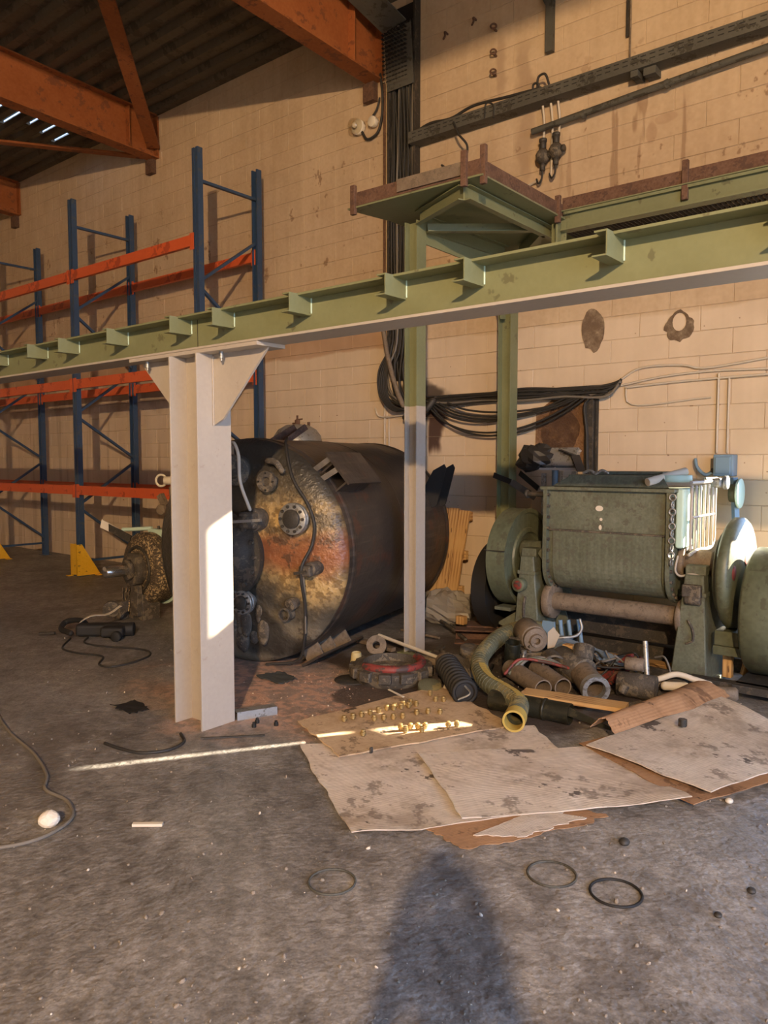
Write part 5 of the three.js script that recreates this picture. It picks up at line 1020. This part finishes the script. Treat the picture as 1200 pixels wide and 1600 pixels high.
single('red_bars', 'pair of red steel bars sloping up under the machine', 'bars', [bar([-2.12, 0.05, -4.97], [-2.06, 0.16, -5.35], 0.03, 0.03), bar([-2.06, 0.04, -4.97], [-2.0, 0.14, -5.35], 0.03, 0.03)], mRed, [-2.08, 0.05, -5.1]);
single('leaning_rod', 'upright thin rod standing in the heap with sunlit foot', 'rod', [rod([-1.8, 0.01, -4.97], [-1.86, 0.34, -5.06], 0.018)], mGalv, [-1.8, 0, -4.97]);
single('steel_drum_piece', 'short grey cylinder lying right of the pipe tee', 'cylinder', [disc([-1.96, 0.08, -4.86], [-1.72, 0.08, -4.9], 0.08), disc([-1.9, 0.05, -4.76], [-1.88, 0.1, -4.78], 0.03)], mGrime, [-1.85, 0, -4.85]);
single('steel_drum_piece', 'small dull cylinder lying upper right of the pipe tee', 'cylinder', [disc([-1.96, 0.19, -4.98], [-1.84, 0.19, -5.0], 0.045)], mTube, [-1.9, 0.15, -5.0]);
single('paper_roll', 'sunlit crumpled paper tubes behind the cardboard flap', 'paper', [capTube([[-1.76, 0.1, -5.06], [-1.66, 0.14, -5.1], [-1.55, 0.12, -5.12], [-1.46, 0.1, -5.14]], 0.02), capTube([[-1.72, 0.06, -5.06], [-1.6, 0.07, -5.09]], 0.03)], mLightScrap, [-1.65, 0.06, -5.1]);
single('steel_beam_offcut', 'rusty channel offcut lying behind the slim post', 'offcut', [cSection([-3.68, 0.06, -5.5], [-3.3, 0.06, -5.72], 0.12, 0.16, 0.01, [0, 1, 0], 1), bar([-3.64, 0.125, -5.62], [-3.28, 0.125, -5.82], 0.22, 0.01)], mRust, [-3.5, 0, -5.6]);
{ const t = thing('steel_stool', 'blue-grey tube frame lying under the machine', 'frame', [-2.8, 0, -5.8]);
  part(t, 'panel', [plate([[0, 0], [0.14, 0], [0.12, 0.3], [0.02, 0.3]], [-2.78, 0.02, -5.3], [1, 0, 0], [0, 1, -0.15], 0.02)], mBlueGrey);
  for (const d of [0, 0.05, 0.11]) part(t, 'tube_leg', [rod([-2.62 + d, 0.02, -5.42 - d], [-2.66 + d * 0.9, 0.32, -5.42 - d], 0.016)], mBlueGrey);
  part(t, 'bent_tube', [capTube([[-2.76, 0.19, -5.22], [-2.6, 0.21, -5.3], [-2.5, 0.23, -5.38], [-2.48, 0.28, -5.42], [-2.5, 0.34, -5.43]], 0.012)], mGalv); }
{ // blue-grey plastic sheet draped over the back of the heap
  const g = sheet([[-2.7, -5.02], [-1.95, -5.12], [-1.98, -5.33], [-2.7, -5.33]], 0.003, (u, v) => 0.09 + 0.1 * (1 - u) + 0.06 * fbm(u * 7, v * 7, 3, 61), { seed: 9, ragged: 0.05, nu: 34, nv: 16 });
  layDown('plastic_sheet', 'crumpled blue-grey plastic sheet at the back of the heap', 'plastic sheet', g, mat({ color: 0x6d7a86, roughness: 0.4 }), [-2.3, 0.1, -5.2]); }
{ const t = thing('wooden_pallet', 'weathered wooden pallet leaning against the wall behind the tank', 'pallet', [-4.35, 0, -6.3]);
  for (let i = 0; i < 4; i++) { const x = -4.56 + i * 0.125; part(t, 'board', [bar([x - 0.02, 0.2, -6.2], [x + 0.02, 1.08 - (i === 3 ? 0.02 : 0), -6.38], 0.112, 0.022, [0, 0, 1])], mWood); }
  for (const y of [0.28, 0.62, 1.0]) part(t, 'cross_board', [bx(-4.37, y, -6.28 - (y - 0.28) * 0.2, 0.5, 0.09, 0.05, 0.004)], mWoodX);
  part(t, 'foot_board', [bar([-4.62, 0.012, -6.16], [-4.62, 0.5, -6.26], 0.1, 0.03, [0, 0, 1])], mWood); }
{ const s = new THREE.SphereGeometry(1, 22, 15), p = s.attributes.position; for (let i = 0; i < p.count; i++) { const x = p.getX(i), y = p.getY(i), z = p.getZ(i), k = 0.66 + 0.62 * fbm(x * 5 + 9, y * 6 + z * 5 + 9, 3, 88); p.setXYZ(i, x * k * 0.3, Math.max(y * k * 0.18, -0.15), z * k * 0.2); } s.computeVertexNormals();
  const t = thing('wrapped_bundle', 'bundle wrapped in shiny clear plastic in front of the pallet', 'bundle', [-4.1, 0, -5.98]);
  part(t, 'plastic_wrap', [(() => { const n = fin(s.translate(-4.1, 0.16, -5.98)); n.computeVertexNormals(); return n; })()], mWrap); part(t, 'contents', [bx(-4.14, 0.14, -5.98, 0.34, 0.18, 0.2, 0.04)], mGrime); part(t, 'wood_end', [bx(-3.86, 0.09, -5.86, 0.09, 0.08, 0.07, 0.01)], mWood); }
{ const t = thing('floor_boards', 'dusty planks lying on the floor under the machine', 'planks', [-2.3, 0, -5.9]); for (let i = 0; i < 3; i++) part(t, 'plank', [bx(-2.3 + i * 0.05, 0.015, -5.48 - i * 0.13, 0.9, 0.03, 0.115, 0.004)], mWoodX); }
single('roll_of_felt', 'dark roll lying at the foot of the right pedestal', 'roll', [disc([-1.92, 0.06, -5.26], [-1.62, 0.06, -5.24], 0.06)], mDarkSteel, [-1.77, 0, -5.25]);
{ const t = thing('plastic_bottle', 'small tan bottle lying on the sunlit floor by the right wheel', 'bottle', [-1.36, 0, -5.2]); part(t, 'bottle_body', [disc([-1.44, 0.045, -5.16], [-1.3, 0.05, -5.2], 0.045, 0.015)], mTube); part(t, 'bottle_neck', [disc([-1.47, 0.045, -5.15], [-1.44, 0.045, -5.16], 0.02)], mTube); }
single('paper_scrap', 'curled pale paper scrap between the flange and the ribbed hose', 'paper', [plate([[0, 0], [0.05, -0.01], [0.1, 0.1], [0.06, 0.09], [0.05, 0.13], [0.01, 0.08]], [-2.9, 0.02, -4.18], [1, 0, -0.4], [0.1, 1, -0.3], 0.003)], mPaper, [-2.88, 0, -4.2]);
single('olive_cap', 'olive round cap lying by the curled paper', 'cap', [disc([-2.98, 0.004, -4.14], [-2.97, 0.05, -4.13], 0.08)], mHose, [-2.97, 0, -4.13]);
single('white_strip', 'thin white strip at the back edge of the tan board', 'strip', [bar([-3.14, 0.036, -3.9], [-2.97, 0.034, -3.84], 0.014, 0.006)], mLightScrap, [-3.05, 0.03, -3.87]);
single('rubber_mat', 'black rubber disc on the floor left of the flange', 'mat', [disc([-3.55, 0.001, -4.0], [-3.55, 0.01, -4.0], 0.13)], mDarkSteel, [-3.62, 0, -3.92]);
single('oily_rag', 'flat dark rag on the dusty floor in front of the tank', 'rag', [sheet([[-4.12, -3.62], [-3.86, -3.58], [-3.84, -3.74], [-4.06, -3.82]], 0.006, (u, v) => 0.002 + 0.02 * fbm(u * 5, v * 5, 3, 62), { seed: 10, ragged: 0.12, nu: 12, nv: 12 })], mat({ color: 0x3d3f3c, roughness: 0.8 }), [-3.98, 0, -3.7]);
single('oily_rag', 'flat black rag on the floor left of the white column', 'rag', [sheet([[-4.34, -2.6], [-4.12, -2.58], [-4.08, -2.7], [-4.3, -2.76]], 0.004, (u, v) => 0.002 + 0.012 * fbm(u * 5, v * 5, 3, 63), { seed: 11, ragged: 0.14, nu: 12, nv: 12 })], mBlack, [-4.2, 0, -2.67]);
{ const t = thing('steel_offcut', 'short grey steel channel offcut at the foot of the white column', 'offcut', [-3.55, 0, -2.98]); part(t, 'channel', [cSection([-3.52, 0.025, -2.93], [-3.42, 0.025, -3.16], 0.05, 0.07, 0.006, [0, 1, 0], -1)], mGalv); }
{ let n = 0; for (const [x, z] of [[-3.62, -3.02], [-3.6, -2.9], [-3.4, -2.98], [-3.36, -2.92], [-3.28, -3.02]]) { const r = 0.014; single('black_nut', 'small black nut lying by the steel offcut near the white column', 'nut', [rod([x, 0, z], [x, 0.018, z], r, 6), rod([x, 0.018, z], [x, 0.03, z], 0.009, 10)], mBlack, [x, 0, z], 'black nuts by the column'); n++; } }

{ const t = thing('wire_tangle', 'tangle of thin dark wires behind the pipe tee', 'wires', [-2.25, 0, -5.1]);
  for (let i = 0; i < 9; i++) { const pts = []; let x = -2.5 + rnd(0, 0.5), z = -5.25 + rnd(0, 0.3); for (let k = 0; k < 6; k++) { pts.push([x, 0.05 + rnd(0, 0.2), z]); x += rnd(-0.12, 0.18); z = clamp(z + rnd(-0.12, 0.12), -5.28, -4.95); } part(t, 'wire', [capTube(pts, 0.007, 6, 6)], i % 3 ? mCable : mCableGrey); } }
single('rusty_pipe', 'rusty pipe pushed under the plastic sheet', 'pipe', [hollow([-2.45, 0.06, -5.2], [-1.95, 0.05, -5.1], 0.045, 0.006)], mRust, [-2.2, 0, -5.15]);
single('rusty_pipe', 'thin brown pipe lying behind the short grey cylinder', 'pipe', [rod([-2.02, 0.03, -5.12], [-1.6, 0.03, -5.18], 0.024)], mTube, [-1.8, 0, -5.15]);
single('rubber_hose', 'thin black hose loop beside the canister', 'hose', [capTube([[-2.95, 0.02, -4.9], [-2.8, 0.03, -4.62], [-2.62, 0.03, -4.5], [-2.42, 0.025, -4.36], [-2.3, 0.02, -4.25]], 0.015)], mBlack, [-2.6, 0, -4.6]);
{ // broken bits in the heap: nobody could count them
  const g = new THREE.BoxGeometry(1, 1, 1), im = new THREE.InstancedMesh(g, mGrime, 320), M = new THREE.Matrix4(), q = new THREE.Quaternion(), e = new THREE.Euler(); im.name = 'scrap_bits'; im.userData = { label: 'small dark broken bits strewn through the scrap heap', category: 'scrap', kind: 'stuff' }; im.castShadow = im.receiveShadow = true;
  for (let i = 0; i < 320; i++) { const a = rnd(0, 6.28), r = Math.sqrt(rnd()), x = -2.7 + Math.cos(a) * r * 1.05, z = -4.85 + Math.sin(a) * r * 0.55, s = 0.008 + 0.04 * Math.pow(rnd(), 3); e.set(rnd(-0.5, 0.5), rnd(0, 6), rnd(-0.5, 0.5)); M.compose(V(x, s * 0.3, z), q.setFromEuler(e), V(s * rnd(1, 3), s * rnd(0.3, 0.9), s)); im.setMatrixAt(i, M); } scene.add(im); }

// ---------------------------------------------------------------- things on the open floor
const hoop = (c, R, r, label, m) => single('wire_ring', label, 'ring', [fin(new THREE.TorusGeometry(R, r, 8, 48).rotateX(Math.PI / 2).translate(c[0], r, c[1]))], m, [c[0], 0, c[1]]);
hoop([-1.875, -1.995], 0.086, 0.0045, 'pale thin wire ring alone on the floor left of the shadow', mTrayGrey);
hoop([-1.272, -2.555], 0.09, 0.0045, 'pale thin wire ring on the floor right of the shadow', mTrayGrey);
hoop([-1.035, -2.585], 0.09, 0.005, 'dark rubber ring rightmost on the floor', mBlack);
single('bent_wire', 'curved dark wire at the foot of the white column', 'wire', [capTube([[-3.78, 0.008, -2.22], [-3.64, 0.008, -2.23], [-3.5, 0.008, -2.27], [-3.43, 0.008, -2.38], [-3.46, 0.008, -2.5], [-3.58, 0.008, -2.57]], 0.009)], mCable, [-3.5, 0, -2.4]);
single('power_cable', 'long grey cable snaking along the left edge of the floor', 'cable', [capTube([[-5.2, 0.009, -2.2], [-4.63, 0.009, -2.04], [-4.31, 0.009, -1.96], [-3.93, 0.009, -1.9], [-3.6, 0.009, -1.8], [-3.46, 0.009, -1.72], [-3.26, 0.009, -1.72], [-3.09, 0.009, -1.65], [-3.03, 0.009, -1.55], [-3.02, 0.009, -1.44], [-3.07, 0.009, -1.33], [-3.2, 0.009, -1.2]], 0.0085, 10, 10)], mCableGrey, [-3.5, 0, -1.7]);
{ const s = new THREE.IcosahedronGeometry(0.042, 2), p = s.attributes.position; for (let i = 0; i < p.count; i++) { const k = 0.85 + 0.35 * noise(p.getX(i) * 30 + 7, p.getY(i) * 30 + p.getZ(i) * 20 + 7, 5); p.setXYZ(i, p.getX(i) * k, Math.max(p.getY(i) * k * 0.8, -0.027), p.getZ(i) * k); } s.computeVertexNormals();
  single('chalk_lump', 'white lump of plaster inside the bend of the grey cable', 'lump', [fin(s.translate(-3.12, 0.027, -1.56))], mat({ color: 0xd8cfc0, roughness: 0.9 }), [-3.12, 0, -1.56]); }
single('wood_splinter', 'short pale wood splinter on the open floor', 'splinter', [bar([-2.83, 0.008, -1.78], [-2.73, 0.01, -1.86], 0.02, 0.012)], mLightScrap, [-2.78, 0, -1.82]);
single('white_scrap', 'tiny white scrap by the cable at the left edge', 'scrap', [bx(-3.05, 0.006, -1.38, 0.03, 0.01, 0.016)], mLightScrap, [-3.05, 0, -1.38]);
single('long_sliver', 'thin dark sliver of wood in front of the white column', 'sliver', [bar([-3.44, 0.006, -2.6], [-3.2, 0.006, -2.86], 0.014, 0.008)], mDarkSteel, [-3.3, 0, -2.7]);
{ const t = thing('power_tool', 'black power tool lying on the floor in front of the drive', 'power tool', [-6.25, 0, -3.5]);
  part(t, 'handle', [capTube([[-6.3, 0.05, -3.4], [-6.5, 0.06, -3.42], [-6.56, 0.1, -3.5], [-6.4, 0.12, -3.56], [-6.25, 0.08, -3.54]], 0.025)], mBlack);
  part(t, 'tool_body', [bx(0, 0, 0, 0.4, 0.11, 0.13, 0.03).rotateY(0.75).translate(-6.2, 0.06, -3.62), disc([-6.08, 0.06, -3.72], [-5.98, 0.06, -3.82], 0.06), bx(0, 0, 0, 0.2, 0.09, 0.16, 0.03).rotateY(0.75).translate(-6.05, 0.06, -3.66)], mBlack);
  part(t, 'bit', [rod([-6.5, 0.03, -3.36], [-6.62, 0.02, -3.28], 0.014)], mDarkSteel); part(t, 'wheel', [disc([-5.92, 0.04, -3.62], [-5.9, 0.04, -3.58], 0.045)], mBlack); }
single('tool_cable', 'thin black cable looping from the power tool', 'cable', [capTube([[-6.29, 0.008, -3.39], [-5.99, 0.008, -3.16], [-5.76, 0.008, -3.16], [-5.51, 0.008, -3.23], [-5.3, 0.008, -3.08], [-5.18, 0.008, -3.09], [-5.16, 0.008, -3.26], [-5.25, 0.008, -3.49], [-5.43, 0.008, -3.56], [-5.88, 0.008, -3.39], [-6.06, 0.008, -3.39], [-6.2, 0.008, -3.5]], 0.008, 8, 8)], mCable, [-5.6, 0, -3.3]);
single('cloth_strip', 'pale strip of cloth trailing over the power tool', 'cloth', [sheet([[-6.3, -3.5], [-6.24, -3.46], [-6.3, -3.9], [-6.36, -3.92]], 0.003, (u, v) => 0.14 + 0.02 * Math.sin(v * 7) + 0.06 * v, { seed: 12, ragged: 0.04, nu: 4, nv: 16 })], mLightScrap, [-6.3, 0.1, -3.7]);
for (const [x, z, s, l] of [[-1.15, -2.95, 0.022, 'dark pebble right of centre on the open floor'], [-0.66, -2.9, 0.016, 'small steel nut near the right edge of the floor'], [-0.71, -2.67, 0.014, 'dark crumb below the nut at the right edge'], [-0.93, -3.62, 0.018, 'white pebble in front of the right cardboard']])
  single('pebble', l, 'pebble', [fin(new THREE.IcosahedronGeometry(s, 1).scale(1, 0.7, 1.1).translate(x, s * 0.55, z))], l.startsWith('white') ? mLightScrap : mDarkSteel, [x, 0, z]);
single('loose_nut', 'dark hexagonal nut standing on the pale right-hand cardboard', 'nut', [rod([-1.36, 0.075, -4.3], [-1.36, 0.115, -4.3], 0.024, 6)], mDarkSteel, [-1.36, 0.075, -4.3]);
{ // grit: nobody could count it
  const g = new THREE.IcosahedronGeometry(1, 0), mk = (n, m, name, label, pick) => { const im = new THREE.InstancedMesh(g, m, n), M = new THREE.Matrix4(), q = new THREE.Quaternion(), e = new THREE.Euler(); im.name = name; im.userData = { label, category: 'grit', kind: 'stuff' }; im.castShadow = im.receiveShadow = true;
    for (let i = 0; i < n; i++) { const [x, z, s] = pick(); e.set(rnd(0, 6), rnd(0, 6), rnd(0, 6)); M.compose(V(x, s * 0.4, z), q.setFromEuler(e), V(s * rnd(0.7, 1.6), s * rnd(0.4, 0.8), s)); im.setMatrixAt(i, M); } scene.add(im); };
  const open = () => { const d = 1.9 + 5.5 * Math.pow(rnd(), 1.6), a = 0.684 + rnd(-0.62, 0.62); return [-Math.sin(a) * d, -Math.cos(a) * d, Math.pow(rnd(), 5) * 0.007 + 0.0012]; };
  mk(2600, mat({ color: 0x857a6c, roughness: 0.9 }), 'floor_grit', 'fine grey grit scattered over the concrete floor', open);
  mk(380, mat({ color: 0xc8bdac, roughness: 0.9 }), 'pale_grit', 'white crumbs of plaster scattered over the concrete floor', open);
  mk(420, mat({ color: 0xa48a76, roughness: 0.95 }), 'sandy_grit', 'sandy crumbs on the dusty floor before the tank', () => [-3.55 + rnd(-1, 1) * rnd(0.2, 1), -3.5 + rnd(-0.7, 0.5), 0.0015 + 0.006 * Math.pow(rnd(), 4)]);
}

// ---------------------------------------------------------------- floodlight on its post, behind the camera
{
  const t = thing('floodlight', 'halogen floodlight on a steel post behind the camera', 'floodlight', [LAMP.x, 0, LAMP.z]);
  const back = LAMP.clone().sub(LAMP_AIM).normalize(), q = new THREE.Quaternion().setFromUnitVectors(V(0, 0, 1), back.clone().negate());
  const put = (g, d) => fin(g.applyQuaternion(q).translate(LAMP.x + back.x * d, LAMP.y + back.y * d, LAMP.z + back.z * d));
  part(t, 'housing', [put(new RoundedBoxGeometry(0.24, 0.2, 0.12, 2, 0.02), 0.09)], mDarkSteel);
  part(t, 'lit_face', [put(new THREE.PlaneGeometry(0.16, 0.12), 0.02)], mat({ color: 0x000000, emissive: new THREE.Color(1, 0.72, 0.42), emissiveIntensity: 8 }));
  part(t, 'pole', [rod([LAMP.x + back.x * 0.3, 0, LAMP.z + back.z * 0.3], [LAMP.x + back.x * 0.3, LAMP.y + 0.05, LAMP.z + back.z * 0.3], 0.035)], mDarkSteel);
  part(t, 'arm', [bar([LAMP.x + back.x * 0.3, LAMP.y + 0.03, LAMP.z + back.z * 0.3], [LAMP.x + back.x * 0.12, LAMP.y + 0.03, LAMP.z + back.z * 0.12], 0.05, 0.04)], mDarkSteel);
  part(t, 'base', [disc([LAMP.x + back.x * 0.3, 0, LAMP.z + back.z * 0.3], [LAMP.x + back.x * 0.3, 0.04, LAMP.z + back.z * 0.3], 0.3)], mDarkSteel);
}

// ---------------------------------------------------------------- the photographer, whose shadow falls into the picture
{
  const f = V(-0.632, 0, -0.775), r = V(0.775, 0, -0.632), base = V(0.25, 0, 0.31);   // forward, right, feet
  const at = (a, b, c) => base.clone().addScaledVector(r, a).addScaledVector(f, c).setY(b);
  const J = [];
  const bone = (p, q, ra, rb) => J.push([p, q, ra, rb]);
  for (const s of [-1, 1]) {
    bone(at(0.09 * s, 0.8, 0), at(0.11 * s, 0.44, 0.02), 0.08, 0.056); bone(at(0.11 * s, 0.44, 0.02), at(0.12 * s, 0.08, -0.02), 0.054, 0.04); bone(at(0.12 * s, 0.045, -0.04), at(0.14 * s, 0.04, 0.16), 0.042, 0.034);
    bone(at(0.175 * s, 1.21, 0.08), at(0.2 * s, 1.02, 0.14), 0.06, 0.05); bone(at(0.2 * s, 1.02, 0.14), at(0.09 * s, 1.40, 0.27), 0.043, 0.03);
    bone(at(0.078 * s, 1.40, 0.13), at(0.088 * s, 1.43, 0.12), 0.015, 0.016);
    bone(at(0.09 * s, 1.40, 0.27), at(0.078 * s, 1.47, 0.30), 0.032, 0.028);
    for (let k = 0; k < 4; k++) { const y = 1.455 + k * 0.018; bone(at(0.078 * s, y, 0.30), at(0.06 * s, y + 0.012, 0.342), 0.0095, 0.009); bone(at(0.06 * s, y + 0.012, 0.342), at(0.034 * s, y + 0.014, 0.346), 0.009, 0.008); }
    bone(at(0.074 * s, 1.45, 0.29), at(0.045 * s, 1.48, 0.30), 0.011, 0.009);
  }
  bone(at(0, 0.84, 0), at(0, 1.14, 0.07), 0.145, 0.15); bone(at(-0.12, 1.18, 0.08), at(0.12, 1.18, 0.08), 0.095, 0.095); bone(at(0, 1.23, 0.08), at(0, 1.34, 0.12), 0.06, 0.055); bone(at(0, 1.39, 0.14), at(0, 1.45, 0.13), 0.076, 0.08); bone(at(0, 1.39, 0.195), at(0, 1.38, 0.225), 0.016, 0.011);
  const field = (x, y, z) => { let d = 1e9; for (const [p, q, ra, rb] of J) { const bxx = q.x - p.x, by = q.y - p.y, bz = q.z - p.z, ax = x - p.x, ay = y - p.y, az = z - p.z, h = clamp((ax * bxx + ay * by + az * bz) / (bxx * bxx + by * by + bz * bz)), e = Math.hypot(ax - bxx * h, ay - by * h, az - bz * h) - (ra + (rb - ra) * h), k = Math.min(0.05, ra), m = clamp(0.5 + 0.5 * (d - e) / k); d = d > 10 ? e : mix(d, e, m) - k * m * (1 - m); } return d; };
  const mesh = (cx, cy, cz, half, res) => { const mc = new MarchingCubes(res, mBag, false, false, 200000); mc.isolation = 0; for (let k = 0; k < res; k++) for (let j = 0; j < res; j++) for (let i = 0; i < res; i++) { const x = cx + ((i - res / 2) / (res / 2)) * half, y = cy + ((j - res / 2) / (res / 2)) * half, z = cz + ((k - res / 2) / (res / 2)) * half; mc.field[i + j * res + k * res * res] = -field(x, y, z); } mc.update(); const g = new THREE.BufferGeometry(); g.setAttribute('position', new THREE.BufferAttribute(mc.positionArray.slice(0, mc.count * 3), 3)); g.setAttribute('normal', new THREE.BufferAttribute(mc.normalArray.slice(0, mc.count * 3), 3)); g.scale(half, half, half).translate(cx, cy, cz); return g; };
  const t = thing('person', 'person in dark clothes holding up a phone, standing behind the camera', 'person', [base.x, 0, base.z]);
  part(t, 'body', [mesh(base.x, 0.8, base.z, 0.86, 108)], mat({ color: 0x3a3f48, roughness: 0.9 }));
  part(t, 'hair', [fin(new THREE.SphereGeometry(0.092, 24, 12, 0, Math.PI * 2, 0, 1.5).translate(at(0, 1.445, 0.12).x, 1.445, at(0, 1.445, 0.12).z))], mat({ color: 0x2c241e, roughness: 0.9 }));
  const ph = thing('phone', 'dark phone held upright by the person behind the camera', 'phone', [base.x + f.x * 0.33, 1.43, base.z + f.z * 0.33]);
  const rot = Math.atan2(-f.x, -f.z), pc = at(0, 1.50, 0.332);
  part(ph, 'phone_body', [bx(0, 0, 0, 0.075, 0.155, 0.008, 0.003).rotateY(rot).translate(pc.x, pc.y, pc.z)], mBlack);
}

scene.traverse((o) => { if (o.isMesh) { o.castShadow = true; o.receiveShadow = true; } });
renderer.render(scene, camera);
